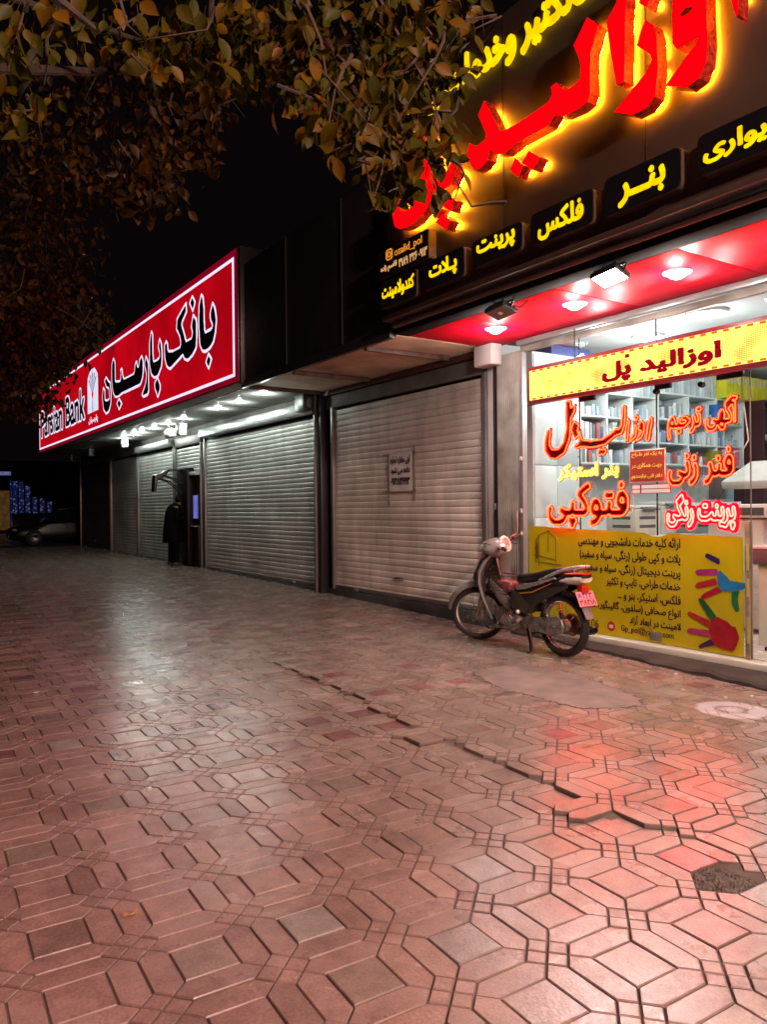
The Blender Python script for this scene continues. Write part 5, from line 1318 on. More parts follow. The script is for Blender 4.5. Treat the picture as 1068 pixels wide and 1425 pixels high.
def skin_body(name, joints, edges, m, parent):
    me = bpy.data.meshes.new(name); me.from_pydata([j[0] for j in joints], edges, [])
    o = bpy.data.objects.new(name, me); COL.objects.link(o)
    sk = o.modifiers.new('skin', 'SKIN'); sk.use_smooth_shade = True
    ss = o.modifiers.new('sub', 'SUBSURF'); ss.levels = 2; ss.render_levels = 2
    for v, j in zip(me.skin_vertices[0].data, joints): v.radius = (j[1], j[1] if len(j) < 3 else j[2])
    me.skin_vertices[0].data[0].use_root = True
    dg = bpy.context.evaluated_depsgraph_get()
    m2 = bpy.data.meshes.new_from_object(o.evaluated_get(dg)); bpy.data.objects.remove(o)
    m2.materials.clear(); m2.materials.append(m)
    m2.polygons.foreach_set('use_smooth', [True]*len(m2.polygons))
    o = bpy.data.objects.new(name, m2); COL.objects.link(o); o.parent = parent
    return o
# person facing +x (towards the machine), slightly bowed
t = thing('person', 'person in a long black coat leaning towards the cash machine, seen from the side', 'person')
J = [((0,0,.92),.12,.15), ((.01,0,1.08),.12,.15), ((.05,0,1.26),.125,.17), ((.10,0,1.38),.10,.15), ((.155,0,1.46),.05,.05), ((.19,0,1.53),.07,.065), ((.21,0,1.61),.088,.075), ((.205,0,1.67),.05,.05),
     ((.07,.19,1.36),.055), ((.06,.23,1.10),.045), ((.26,.20,1.06),.036), ((.34,.19,1.08),.024), ((.07,-.19,1.36),.055), ((.05,-.23,1.10),.045), ((.26,-.19,1.14),.036), ((.34,-.18,1.17),.024),
     ((0,.09,.85),.085), ((.015,.10,.48),.060), ((-.01,.10,.08),.042), ((.12,.11,.035),.038), ((0,-.09,.85),.085), ((.06,-.10,.48),.060), ((.05,-.10,.08),.042), ((.18,-.11,.035),.038)]
Ed = [(0,1),(1,2),(2,3),(3,4),(4,5),(5,6),(6,7),(3,8),(8,9),(9,10),(10,11),(3,12),(12,13),(13,14),(14,15),(0,16),(16,17),(17,18),(18,19),(0,20),(20,21),(21,22),(22,23)]
# five fingers and a thumb per hand, curled on the shelf
for hnd, base, sy in ((11, Vector((.34,.19,1.08)), 1), (15, Vector((.34,-.18,1.17)), -1)):
    for k in range(4):
        i = len(J); q = base + Vector((.045, sy*(-.03+.02*k), .0)); ln = (.030,.036,.034,.026)[k]
        J += [(tuple(q),.009), (tuple(q + Vector((ln,0,-.006))),.008), (tuple(q + Vector((ln*1.7,0,-.026))),.007)]; Ed += [(hnd,i),(i,i+1),(i+1,i+2)]
    i = len(J); q = base + Vector((.01, -sy*.034, -.004)); J += [(tuple(q),.010), (tuple(q + Vector((.03,-sy*.018,-.01))),.009)]; Ed += [(hnd,i),(i,i+1)]
M_SKIN = mat('skin', (.16,.085,.06), .5); M_COAT = mat('black_coat_cloth', (.004,.0035,.004), .9, spec=.04, nscale=12, bump=.3, bscale=30)
skin_body('body', J, Ed, M_SKIN, t)
def ellring(c, rx, ry, n=20, tilt=0): return [(c[0] + math.cos(2*math.pi*q/n)*rx, c[1] + math.sin(2*math.pi*q/n)*ry, c[2] + math.cos(2*math.pi*q/n)*tilt) for q in range(n)]
MB().loft([ellring((.0,0,.55), .22,.27), ellring((-.01,0,.75), .205,.255), ellring((-.005,0,.95), .19,.235), ellring((.01,0,1.10), .185,.23), ellring((.04,0,1.26), .19,.235,tilt=-.03), ellring((.08,0,1.38), .165,.215,tilt=-.05), ellring((.12,0,1.455), .10,.12,tilt=-.05), ellring((.145,0,1.48), .07,.07,tilt=-.04)]).build('coat', M_COAT, t, smooth=80)
for sy, a, b, c in ((1, (.07,.20,1.37), (.06,.235,1.10), (.28,.20,1.065)), (-1, (.07,-.20,1.37), (.05,-.235,1.10), (.28,-.19,1.145))):
    MB().tube([a, tuple((Vector(a)+Vector(b))/2), b, tuple((Vector(b)+Vector(c))/2), c], [.085,.075,.068,.060,.052], 12).build('sleeve', M_COAT, t, smooth=80)
for sy, dx in ((1, 0), (-1, .05)):
    MB().tube([(0, sy*.09,.88), (.015+dx*.9, sy*.10,.48), (-.005+dx, sy*.10,.09)], [.105,.085,.072], 14).build('trouser_leg', M_COAT, t, smooth=80)
    MB().loft([ellring((.05+dx, sy*.105,.0), .14,.05), ellring((.05+dx, sy*.105,.03), .145,.055), ellring((.02+dx, sy*.105,.075), .09,.05), ellring((-.01+dx, sy*.105,.11), .05,.045)]).build('shoe', M_BLACK, t, smooth=80)
rings = []
for k in range(8):
    z = 1.50 + k*.032; r_ = math.sqrt(max(0.0004, .112**2 - (z-1.605)**2))
    rings.append(ellring((.185,0,z), r_, r_*.86, 18))
MB().loft(rings).build('hair', mat('black_hair', (.006,.005,.005), .8, spec=.1, nscale=40, bump=.5), t, smooth=80)
for sy in (-1, 1): MB().ball((.292, sy*.03, 1.615), .011, 5).build('eye', mat('eye_white', (.7,.7,.68), .2), t)
MB().loft([[(.292,-.012,1.565),(.292,.012,1.565),(.290,0,1.60)], [(.318,-.006,1.57),(.318,.006,1.57),(.296,0,1.60)]]).build('nose', M_SKIN, t)
MB().ball((.288, 0, 1.54), (.01,.025,.006), 5).build('mouth', mat('lips', (.28,.10,.09), .5), t)
place(t, (6.15, 18.62, gz(18.6)+.012), R(-4)); t.scale = (1.02, 1.02, 1.02)

# ------------------------------------------------------------------ car in the dark side alley, nose towards the street (-x)
def make_car():
    t = thing('parked_car', 'dark saloon car in the unlit alley beyond the bank, its nose towards the street', 'car')
    M_PAINT = mat('dark_car_paint', (.008,.0075,.009), .3, .1, coat=.3, var=.05); M_WIN = mat('dark_car_window', (.008,.009,.011), .06, coat=.5)
    M_RUB = mat('car_tyre', (.02,.02,.02), .8); M_ALW = mat('alloy', (.30,.30,.31), .3, .8)
    # stations along the length: x, half width, sill, belt, bulge
    st = [(-2.2,.62,.30,.56), (-2.12,.74,.22,.66), (-1.9,.82,.20,.74), (-1.3,.86,.19,.82), (-.8,.87,.19,.88), (0,.88,.19,.91), (.9,.88,.19,.93), (1.5,.86,.20,.95), (2.0,.82,.24,.95), (2.18,.74,.32,.88), (2.24,.60,.40,.78)]
    rings = []
    for x, w_, z0, z1 in st:
        rings.append([(x, -w_*.92, z0), (x, -w_, z0+.12), (x, -w_*1.01, (z0+z1)/2), (x, -w_*.97, z1-.06), (x, -w_*.86, z1), (x, 0, z1+.035), (x, w_*.86, z1), (x, w_*.97, z1-.06), (x, w_*1.01, (z0+z1)/2), (x, w_, z0+.12), (x, w_*.92, z0)])
    MB().loft(rings).build('body', M_PAINT, t, smooth=50)
    cab = [(-1.02,.80,.90,.90), (-.45,.70,.92,1.36), (.0,.66,.92,1.45), (.7,.65,.93,1.44), (1.15,.67,.94,1.34), (1.75,.78,.95,.97)]
    rings = [[(x, -.80 if z1 > 1 else -w_, z0), (x, -w_, z1-.05), (x, -w_*.8, z1), (x, w_*.8, z1), (x, w_, z1-.05), (x, .80 if z1 > 1 else w_, z0)] for x, w_, z0, z1 in cab]
    MB().loft(rings).build('cabin', M_WIN, t, smooth=40)
    MB().loft([[(x, -w_, z), (x, 0, z+.03), (x, w_, z), (x, w_, z-.02), (x, -w_, z-.02)] for x, w_, z in ((-.5,.60,1.372), (0,.62,1.462), (.7,.60,1.455), (1.18,.56,1.35))]).build('roof', M_PAINT, t, smooth=50)
    for x in (-1.42, 1.32):
        for s in (-1, 1):
            w = MB().lathe([(.20,-.09),(.29,-.09),(.31,-.06),(.31,.06),(.29,.09),(.20,.09)], (0,0,0), (0,1,0), 28, closed=True).build('wheel', M_RUB, t); w.location = (x, s*.80, .31)
            mb = MB(); mb.lathe([(0,.05),(.05,.05),(.06,.04),(.16,.06),(.20,.08),(.20,-.08),(0,-.05)], (0,0,0), (0,s,0), 20); mb.build('rim', M_ALW, w)
    for s in (-1, 1):
        MB().ball((-2.05, s*.62, .60), (.14,.16,.07), 7).build('headlight', mat('headlight_glass', (.42,.40,.38), .1, coat=.6), t)
        MB().ball((-.72, s*.98, .98), (.06,.09,.06), 6).build('mirror', M_PAINT, t)
        MB().ball((2.16, s*.66, .80), (.08,.13,.07), 6).build('tail_light', mat('dark_red_lamp', (.15,.01,.01), .2), t)
        for x in (-.35, .55): MB().box((x-.06, s*.885, .80), (x+.06, s*.905, .825)).build('door_handle', M_PAINT, t, bevel=.006)
    MB().box((-2.235,-.42,.40), (-2.19,.42,.54)).build('grille', M_BLACK, t, bevel=.01)
    MB().box((-2.245,-.22,.30), (-2.225,.22,.39)).build('number_plate', mat('car_plate', (.5,.5,.48), .4), t)
    return t
car = make_car(); place(car, (6.62, 32.9, gz(33)), R(0))
o = MB().box((4, 30.6, -.2), (13, 36.5, gz(33))).build('alley', M_ASPH, smooth=0); o['kind'] = 'structure'

# ------------------------------------------------------------------ lit shopfront far down the street
t = thing('far_shop', 'far lit shopfront with pale blue lettered columns and a warm doorway down the street', 'shop')
place(t, (9.3, 60, .2))
MB().box((-6,.02,-.3), (6,6,4.9)).build('wall', M_DARKPANEL, t)
def blue_panel_mat():
    m = bpy.data.materials.new('lit_blue_panel'); m.use_nodes = True
    N, L = nodes_of(m); N.remove(N['Principled BSDF'])
    tc = N.new('ShaderNodeTexCoord'); v = N.new('ShaderNodeTexVoronoi'); v.inputs['Scale'].default_value = 5.5
    L.new(tc.outputs['Object'], v.inputs['Vector'])
    rp = N.new('ShaderNodeValToRGB'); rp.color_ramp.elements[0].position = .25; rp.color_ramp.elements[0].color = (.60,.62,.95,1); rp.color_ramp.elements[1].position = .42; rp.color_ramp.elements[1].color = (.035,.05,.32,1)
    L.new(v.outputs['Distance'], rp.inputs[0])
    e = N.new('ShaderNodeEmission'); e.inputs[1].default_value = .13; L.new(rp.outputs[0], e.inputs[0]); L.new(e.outputs[0], N['Material Output'].inputs[0])
    return m
E_BP = blue_panel_mat()
for k, (x, h) in enumerate(((-.80, 3.45), (-.38, 3.35), (.04, 3.1), (.5, 2.3), (1.0, 2.2), (1.5, 2.0))):
    MB().box((x-.15,-.06,1.15), (x+.15,.0,1.15+h-1.15)).build('lit_column', E_BP, t)
MB().box((-2.3,-.08,3.85), (-1.05,.0,4.1)).build('lit_name_board', emit('dim_blue_board', (.35,.38,.85), .28, .3, 6), t)
MB().box((-2.3,-.03,.0), (-1.15,.0,2.75)).build('lit_doorway', emit('warm_doorway', (.42,.20,.06), .13, .4, 3), t)
MB().box((-1.1,-.05,0), (-1.0,.0,3.5)).build('door_post', E_BP, t)
# ------------------------------------------------------------------ inside the print shop
def pane(name, y0, y1, z0, z1, parent, x=6.592, th=.01): return MB().box((x, y0, z0), (x+th, y1, z1)).build(name, M_GLASS, parent, smooth=0)
t = thing('shop_window', 'frameless clear glass shop front with dark joints and black patch fittings', 'window'); place(t, (6.6, 5.3, .06))
for a, b in ((5.925, 6.745), (4.915, 5.917), (3.975, 4.907)): rel(pane('glass_pane', a, b, .055, 2.665, t), t)
for a, b in ((5.925, 6.745), (4.915, 5.917), (1.2, 4.907)): rel(pane('transom_pane', a, b, 2.672, 3.33, t), t)
mb = MB()
for y, z0, z1 in ((5.921, .055, 3.33), (4.911, 1.15, 3.33)): mb.box((6.590, y-.004, z0), (6.604, y+.004, z1))
mb.box((6.591, 3.975, 2.6655), (6.603, 6.74, 2.6715)); rel(mb.build('joint', M_BLACK, t, smooth=0), t)
for y0, y1, z in ((5.70, 5.92, 2.645), (4.74, 4.92, 2.645), (3.98, 4.24, 2.645)):
    rel(MB().box((6.575, y0, z-.03), (6.615, y1, z+.03)).build('patch_fitting', M_BLACKMETAL, t, bevel=.006), t)
for y in (4.905, 4.40): rel(MB().lathe([(0,-.03),(.025,-.03),(.03,-.02),(.03,.02),(0,.02)], (6.59, y, 2.60), (1,0,0), 18).build('fitting_knob', M_BLACKMETAL, t), t)
rel(MB().box((6.57, 4.86, .09), (6.582, 4.99, .17)).build('bottom_clamp', M_RAIL, t, bevel=.004), t)
t = thing('door_post', 'scuffed brown edged post beside the open doorway, with peeling yellow tape', 'post'); place(t, (6.6, 3.93, .06))
rel(MB().box((6.57, 3.925, .055), (6.63, 3.968, 1.30)).build('post', mat('scuffed_brown_edge', (.30,.22,.12), .5, nscale=7, var=.5, dirt=(.10,.07,.05)), t, bevel=.004), t)
rel(MB().box((6.588, 3.914, .055), (6.602, 3.923, 2.66)).build('glass_edge', M_RAIL, t, bevel=.003), t)
for z0, z1 in ((.62, .78), (.86, 1.10), (.20, .44)): rel(MB().box((6.5655, 3.926, z0), (6.569, 3.95, z1)).build('tape_remnant', mat('yellow_tape', (.55,.45,.10), .5), t, smooth=0), t)

E_CEIL = emit('lit_shop_panel', (.97, 1.0, 1.0), 9)
for x, y, s, lab in ((7.0, 5.85, .20, 'square bright ceiling light nearest the glass at the left'), (7.9, 6.0, .17, 'round ceiling light behind the square one inside the shop'), (7.45, 4.9, .19, 'round ceiling light above the right part of the LED sign'), (9.6, 5.2, .19, 'ceiling light deep inside the shop over the shelves')):
    t = thing('shop_light', lab, 'ceiling light', 'ceiling lights inside the print shop'); place(t, (x, y, 3.498))
    MB().lathe([(s, -.02), (s+.02, -.015), (s+.025, .015), (s, .018)], (0,0,0), (0,0,1), 32, closed=True).build('rim', M_WHITEPAINT, t)
    MB().lathe([(0, -.02), (s-.01, -.018), (s-.005, .0), (0, .0)], (0,0,0), (0,0,1), 32).build('diffuser', E_CEIL, t)
    lamp('shop_light', 'POINT', (x, y, 3.10), 36, (.95, 1.0, .99), None, .1)
lamp('shop_light', 'AREA', (9.2, 3.0, 3.46), 44, (.96, 1.0, .99), None, .5)

_first = set(COL.objects)
M_LAM = mat('white_laminate', (.72,.75,.76), .4, var=.04)
M_LAM2 = mat('pale_grey_laminate', (.60,.64,.66), .4, var=.04)
t = thing('tall_cabinet', 'tall pale cabinet with flush doors just inside the left end of the window', 'cabinet'); place(t, (6.9, 6.6, .06))
rel(MB().box((6.37, 6.42, .06), (7.14, 6.84, 3.25)).build('carcass', M_LAM, t, bevel=.004), t)
for z0, z1 in ((.10, 1.32), (1.33, 1.93), (1.94, 3.22)): rel(MB().box((6.38, 6.403, z0), (6.745, 6.418, z1)).build('door', M_LAM2, t, bevel=.003), t); rel(MB().box((6.75, 6.403, z0), (7.13, 6.418, z1)).build('door', M_LAM2, t, bevel=.003), t)
for z in (1.25, 1.40, 2.05): rel(MB().ball((7.10, 6.395, z), .012, 5).build('knob', M_STEEL, t), t)
t = thing('cabinet_carton', 'blue box standing on top of the tall pale cabinet behind the glass', 'box'); place(t, (6.95, 6.6, 3.255))  # carton standing on the cabinet
MB().box((-.26, -.17, 0), (.40, .17, .11)).build('carton', mat('blue_carton', (.06,.09,.30), .5), t, bevel=.006)

def shelf_unit(label, x0, x1, levels, y0=6.42, y1=6.85, bays=2):
    t = thing('shelf_unit', label, 'shelves', 'white shelf units along the inner wall'); place(t, ((x0+x1)/2, y1, levels[0]))
    for z in levels: rel(MB().box((x0, y0, z-.012), (x1, y1-.012, z+.012)).build('shelf', M_LAM, t, bevel=.003), t)
    for k in range(bays+1):
        x = x0 + (x1-x0)*k/bays
        rel(MB().box((x-.012, y0-.003, levels[0]-.015), (x+.012, y1-.012, levels[-1]+.010)).build('upright', M_LAM, t, bevel=.002), t)
    rel(MB().box((x0, y1-.011, levels[0]-.01), (x1, y1, levels[-1])).build('back_panel', M_LAM2, t), t)
    return t
shelf_unit('white shelf unit with boxes and files next to the tall cabinet', 7.17, 8.62, [1.98, 2.27, 2.56, 2.86], bays=3)
shelf_unit('white shelf unit with coloured folders deeper in the shop, right of the other', 8.66, 10.62, [2.0, 2.28, 2.60, 2.95], bays=3)
# rows of white magazine files on top and in the shelves
def item(name, label, cat, group, lo, hi, m, bevel=.003, extra=None):
    t = thing(name, label, cat, group); c = ((lo[0]+hi[0])/2, (lo[1]+hi[1])/2, lo[2]); place(t, c)
    rel(MB().box(lo, hi).build('cover', m, t, bevel=bevel), t)
    if extra == 'spine':
        w = (hi[0]-lo[0])*.28
        rel(MB().box((c[0]-w, lo[1]-.002, lo[2]+(hi[2]-lo[2])*.62), (c[0]+w, lo[1]-.0005, hi[2]-.03)).build('spine_label', M_GREYBOX, t, smooth=0), t)
    return t
M_FILE = [mat('white_file', (.74,.77,.80), .5), mat('pale_blue_file', (.58,.66,.74), .5), mat('grey_file', (.50,.53,.55), .5)]
x = 7.30
while x < 8.55:
    if not 7.55 < x < 7.75: item('magazine_file', 'pale magazine file in the row on top of the unit next to the cabinet', 'file', 'pale files on top of the left shelf unit', (x, 6.46, 2.873), (x+.062, 6.72, 2.873+.30), M_FILE[rng.integers(3)])
    x += .070
x = 8.72
while x < 10.0:
    item('magazine_file', 'pale magazine file in the row on top of the deeper shelf unit', 'file', 'pale files on top of the deeper shelf unit', (x, 6.45, 2.963), (x+.060, 6.72, 2.963+.31), M_FILE[rng.integers(3)], extra='spine')
    x += .068
M_YELF = mat('yellow_folder', (.75,.66,.02), .45)
k = 0
while x < 11.3:
    item('box_file', 'bright yellow box file with a white back label right of the pale files', 'file', 'yellow box files at the right end of the row', (x, 6.30, 2.963), (x+.085, 6.6, 2.963+.33), M_YELF, extra='spine')
    x += .093
cols = [(.55,.58,.62), (.22,.30,.48), (.66,.66,.62), (.45,.14,.14), (.60,.62,.66), (.42,.48,.56), (.16,.18,.22), (.64,.64,.60), (.50,.55,.60), (.70,.72,.74), (.74,.76,.78), (.46,.52,.60)]
M_BOOK = [mat('book_cover', c, .5, var=.15) for c in cols]
for z, h0, x0, x1, nm in ((2.573, .19, 7.24, 8.55, 'top shelf of the unit next to the tall cabinet'), (2.283, .20, 7.24, 8.55, 'middle shelf of the unit next to the tall cabinet'), (1.993, .17, 7.24, 8.55, 'lowest shelf of the unit next to the tall cabinet'),
                      (2.613, .24, 8.72, 9.9, 'top shelf of the deeper unit'), (2.293, .20, 8.72, 10.5, 'middle shelf of the deeper unit'), (2.013, .18, 8.72, 10.5, 'lowest shelf of the deeper unit')):
    x = x0
    while x < x1:
        w_ = rng.uniform(.025, .085); h = h0*rng.uniform(.45, 1.15)
        q = rng.random()
        if q < .16 and h < .24:
            t = thing('jar', 'round jar or tub on the ' + nm.replace(' next to the tall cabinet', ' by the cabinet'), 'jar', 'jars on the ' + nm); place(t, (x+w_/2, 6.5, z)); r_ = w_*.5
            MB().lathe([(0,0),(r_,0),(r_,h*.7),(r_*.7,h*.8),(0,h*.8)], (0,0,0), (0,0,1), 16).build('jar_body', M_BOOK[rng.integers(len(M_BOOK))], t)
            MB().lathe([(0,h*.8),(r_*.75,h*.8),(r_*.75,h*.95),(0,h*.95)], (0,0,.001), (0,0,1), 16).build('lid', M_BOOK[rng.integers(len(M_BOOK))], t)
        elif q < .88:
            item('boxed_goods', 'small boxed or bound goods on the ' + nm.replace(' next to the tall cabinet', ' by the cabinet'), 'goods', 'goods on the ' + nm, (x, 6.47, z), (x+w_, 6.47+rng.uniform(.1, .2), z+h), M_BOOK[rng.integers(len(M_BOOK))])
        x += w_ + rng.uniform(.004, .05)
for x, lab, c, w_, h, tl in ((10.02, 'blue folder leaning on the top shelf of the deeper unit', (.05,.18,.55), .16, .26, .22), (10.23, 'black folder leaning beside the blue one', (.03,.03,.035), .14, .24, .5), (9.98, 'olive folder leaning on the lowest shelf of the deeper unit', (.35,.30,.03), .15, .2, .3), (10.2, 'pale pink folder leaning on the lowest shelf', (.75,.45,.50), .12, .24, .4), (10.44, 'strong pink folder standing at the end of the lowest shelf', (.75,.20,.35), .10, .24, .1)):
    z = 2.613 if 'top' in lab or 'blue' in lab else 2.013
    t = thing('folder', lab, 'folder'); place(t, (x, 6.50, z))
    MB().obox((.0, 0, h/2+.01), (w_/2, .10, h/2*.9), ((math.cos(tl*.4), 0, -math.sin(tl*.4)), (0,1,0), (math.sin(tl*.4), 0, math.cos(tl*.4)))).build('cover', mat('folder_cover', c, .5), t, bevel=.006)
t = thing('yellow_parcel', 'flat yellow parcel on the top shelf at the right end of the deeper unit', 'parcel'); place(t, (10.43, 6.48, 2.613)); MB().box((-.13,-.03,0), (.13,.2,.05)).build('wrapping', M_YELF, t, bevel=.015)

M_CUP = mat('dark_brown_cupboard', (.05,.012,.014), .4)
t = thing('dark_cupboard', 'dark brown open cupboard at the back right of the shop', 'cupboard'); place(t, (11.6, 6.3, .06))
rel(MB().box((10.72, 6.60, .06), (13.1, 6.84, 2.93)).build('back', M_CUP, t), t)
for z in (1.98, 2.35, 2.93): rel(MB().box((10.70, 6.15, z), (13.1, 6.60, z+.03)).build('shelf', M_CUP, t, bevel=.004), t)
rel(MB().box((10.68, 6.15, .06), (10.72, 6.60, 2.93)).build('side', M_CUP, t), t)
t = thing('white_tray', 'white plastic tray on the dark cupboard shelf', 'tray'); place(t, (11.2, 6.35, 2.385)); MB().loft([[(-.16,-.1,0),(.16,-.1,0),(.16,.1,0),(-.16,.1,0)], [(-.19,-.12,.10),(.19,-.12,.10),(.19,.12,.10),(-.19,.12,.10)]]).build('tray', M_WHITEPAINT, t, bevel=.01)
# these stand along the wall behind; push them back to it, along with everything on them
for o in list(COL.objects):
    if o not in _first and o.parent is None and o.type in ('EMPTY', 'MESH'):
        k = 1.056; o.location = (o.location.x*k, o.location.y*k, CAM_H + (o.location.z-CAM_H)*k); o.scale = (k, k, k)
t = thing('hanging_cable', 'white cable hanging in a loop inside the glass near the doorway', 'cable'); place(t, (6.75, 4.02, 2.6))
rel(MB().tube([(6.70, 4.06, 2.72), (6.72, 4.07, 2.5), (6.74, 4.05, 2.25), (6.75, 4.03, 2.05), (6.74, 4.08, 1.96), (6.70, 4.16, 1.94), (6.9, 4.5, 1.90)], .006, 8).build('wire', M_WHITEPAINT, t), t)

# counters and machines
M_COPY = mat('warm_grey_machine', (.50,.49,.46), .45, var=.06); M_COPYD = mat('dark_machine_panel', (.09,.095,.10), .3)
t = thing('work_counter', 'white counter along the inner wall carrying the printing machines', 'counter'); place(t, (8.6, 5.9, .06))
rel(MB().box((7.0, 5.70, 1.04), (10.4, 6.38, 1.10)).build('top', M_LAM, t, bevel=.006), t); rel(MB().box((7.04, 5.76, .06), (10.36, 6.36, 1.035)).build('base', M_LAM2, t), t)
def machine(name, label, cat, x0, x1, y0, y1, z0, z1, panel=True, slots=2, m=None):
    t = thing(name, label, cat); place(t, ((x0+x1)/2, (y0+y1)/2, z0)); m = m or M_COPY
    rel(MB().box((x0, y0, z0), (x1, y1, z0+(z1-z0)*.86)).build('body', m, t, bevel=.02), t)
    rel(MB().box((x0+.01, y0+.02, z0+(z1-z0)*.87), (x1-.01, y1-.01, z1)).build('lid', M_GREYBOX, t, bevel=.02), t)
    for k in range(slots):
        z = z0 + (z1-z0)*(.25 + .28*k); rel(MB().box((x0+.06, y0-.003, z), (x1-.10, y0-.0005, z+.035)).build('slot', M_COPYD, t), t)
        rel(MB().box((x0-.003, y0+.08, z), (x0-.0005, y1-.1, z+.035)).build('slot', M_COPYD, t), t)
    if panel: rel(MB().obox(((x0+x1)/2, y0-.03, z1-.04), ((x1-x0)*.32, .035, .008), ((1,0,0), (0,.85,.4), (0,-.4,.85))).build('control_panel', M_COPYD, t, bevel=.004), t)
    return t
machine('laser_printer', 'beige laser printer with dark paper slots on the counter left of the window middle', 'printer', 7.35, 7.80, 5.76, 6.2, 1.105, 1.46)
machine('desk_printer', 'small beige desk printer beside the beige laser printer', 'printer', 7.95, 8.25, 5.85, 6.25, 1.105, 1.50, slots=1)
machine('plotter_unit', 'boxy grey copier on the counter behind the pink neon words', 'copier', 8.45, 9.15, 5.75, 6.3, 1.105, 1.42)
t = thing('microwave', 'grey microwave oven with a dark door on the shelf above the copiers', 'microwave'); place(t, (9.3, 6.2, 1.5))
rel(MB().box((9.02, 5.95, 1.50), (9.62, 6.32, 1.84)).build('body', M_STEEL, t, bevel=.012), t); rel(MB().box((9.05, 5.943, 1.53), (9.42, 5.949, 1.81)).build('door', mat('microwave_door', (.10,.06,.06), .15), t, bevel=.002), t); rel(MB().box((9.44, 5.943, 1.53), (9.60, 5.949, 1.81)).build('control_panel', mat('microwave_panel', (.16,.24,.30), .3), t, bevel=.002), t)
rel(MB().box((9.0, 5.9, 1.43), (9.7, 6.36, 1.495)).build('stand', M_LAM, t, bevel=.004), t)
t = thing('flatbed_copier', 'large white copier with its lid raised on two struts near the doorway', 'copier'); place(t, (8.3, 4.75, .06))
rel(MB().box((7.95, 4.45, .10), (8.75, 5.25, 1.30)).build('body', M_GREYBOX, t, bevel=.03), t)
rel(MB().box((7.90, 4.40, 1.31), (8.80, 5.30, 1.46)).build('bed', M_WHITEPAINT, t, bevel=.02), t)
rel(MB().obox((8.50, 4.85, 1.80), (.34, .38, .055), ((.92, 0, .38), (0,1,0), (-.38, 0, .92))).build('lid', M_COPY, t, bevel=.03), t)
for y in (4.47, 5.23): rel(MB().tube([(8.10, y, 1.46), (8.32, y, 1.74)], .012, 8).build('strut', M_BLACK, t), t)
rel(MB().box((7.885, 4.55, 1.34), (7.899, 5.15, 1.42)).build('control_panel', M_COPYD, t), t)
for z in (.3, .55, .8): rel(MB().box((7.943, 4.5, z), (7.949, 5.2, z+.2)).build('paper_drawer', M_COPY, t, bevel=.002), t)
t = thing('front_counter', 'white service counter with a purple top edge just inside the open doorway', 'counter'); place(t, (7.3, 4.0, .06))
rel(MB().box((7.05, 2.4, .10), (7.65, 4.12, .88)).build('front', M_LAM, t, bevel=.006), t)
rel(MB().box((7.0, 2.35, .885), (7.7, 4.16, 1.03)).build('top_edge', mat('purple_grey_edge', (.19,.12,.19), .4), t, bevel=.006), t)
rel(MB().box((6.99, 2.34, 1.033), (7.71, 4.17, 1.06)).build('top', M_LAM, t, bevel=.004), t)
rel(MB().box((7.08, 2.4, .06), (7.6, 4.08, .098)).build('skirting', M_BLACK, t), t)
t = thing('paper_pile', 'untidy pile of papers on the service counter by the doorway', 'papers'); place(t, (7.3, 3.95, 1.062))
for k in range(5): MB().obox((rng.normal(0,.03), rng.normal(0,.05), .006+k*.011), (.11,.15,.005), ((1, rng.normal(0,.3), 0), (rng.normal(0,.05), 1, 0), (0,0,1))).build('sheet_stack', M_WHITEPAINT if k % 2 else M_GREYBOX, t)
t = thing('desk_phone', 'dark device lying on the paper pile on the service counter', 'device'); place(t, (7.25, 4.02, 1.122)); MB().obox((0,0,.02), (.06,.10,.016), ((1,.2,0),(-.2,1,0),(0,0,1))).build('case', M_BLACK, t, bevel=.006)
machine('counter_printer', 'white printer standing behind the service counter at the right edge', 'printer', 7.75, 8.35, 3.6, 4.25, .9, 1.52, slots=1, m=M_WHITEPAINT)
t = thing('printer_stand', 'pale stand under the white printer behind the service counter', 'stand'); place(t, (8.05, 3.9, .06)); rel(MB().box((7.78, 3.62, .06), (8.32, 4.23, .895)).build('cabinet', M_LAM2, t, bevel=.006), t)
# ------------------------------------------------------------------ trees
def leaf_material(name, a, b, c):
    m = bpy.data.materials.new(name); m.use_nodes = True
    N, L = nodes_of(m); bs = N['Principled BSDF']
    at = N.new('ShaderNodeAttribute'); at.attribute_name = 'leaf_tone'
    rp = N.new('ShaderNodeValToRGB'); e = rp.color_ramp.elements
    e[0].color = (*a, 1); e[1].color = (*c, 1); q = e.new(.5); q.color = (*b, 1)
    L.new(at.outputs['Fac'], rp.inputs[0])
    L.new(rp.outputs[0], bs.inputs['Base Color']); bs.inputs['Roughness'].default_value = .48; bs.inputs['Specular IOR Level'].default_value = .12
    tr = N.new('ShaderNodeBsdfTranslucent'); L.new(rp.outputs[0], tr.inputs[0])
    mx = N.new('ShaderNodeMixShader'); mx.inputs[0].default_value = .3
    L.new(bs.outputs[0], mx.inputs[1]); L.new(tr.outputs[0], mx.inputs[2]); L.new(mx.outputs[0], N['Material Output'].inputs[0])
    return m
M_LEAF = leaf_material('olive_leaf', (.024,.036,.004), (.056,.044,.003), (.14,.068,.005))  # sodium lamp warmth is mixed into these leaf colours
M_LEAF2 = leaf_material('shade_tinted_leaf', (.016,.010,.003), (.036,.017,.004), (.075,.030,.007))  # darker leaf colours in place of missing light on the far tree
M_BARK = mat('rough_bark', (.040,.029,.021), .9, nscale=9, var=.35, bump=1.0, bscale=30)

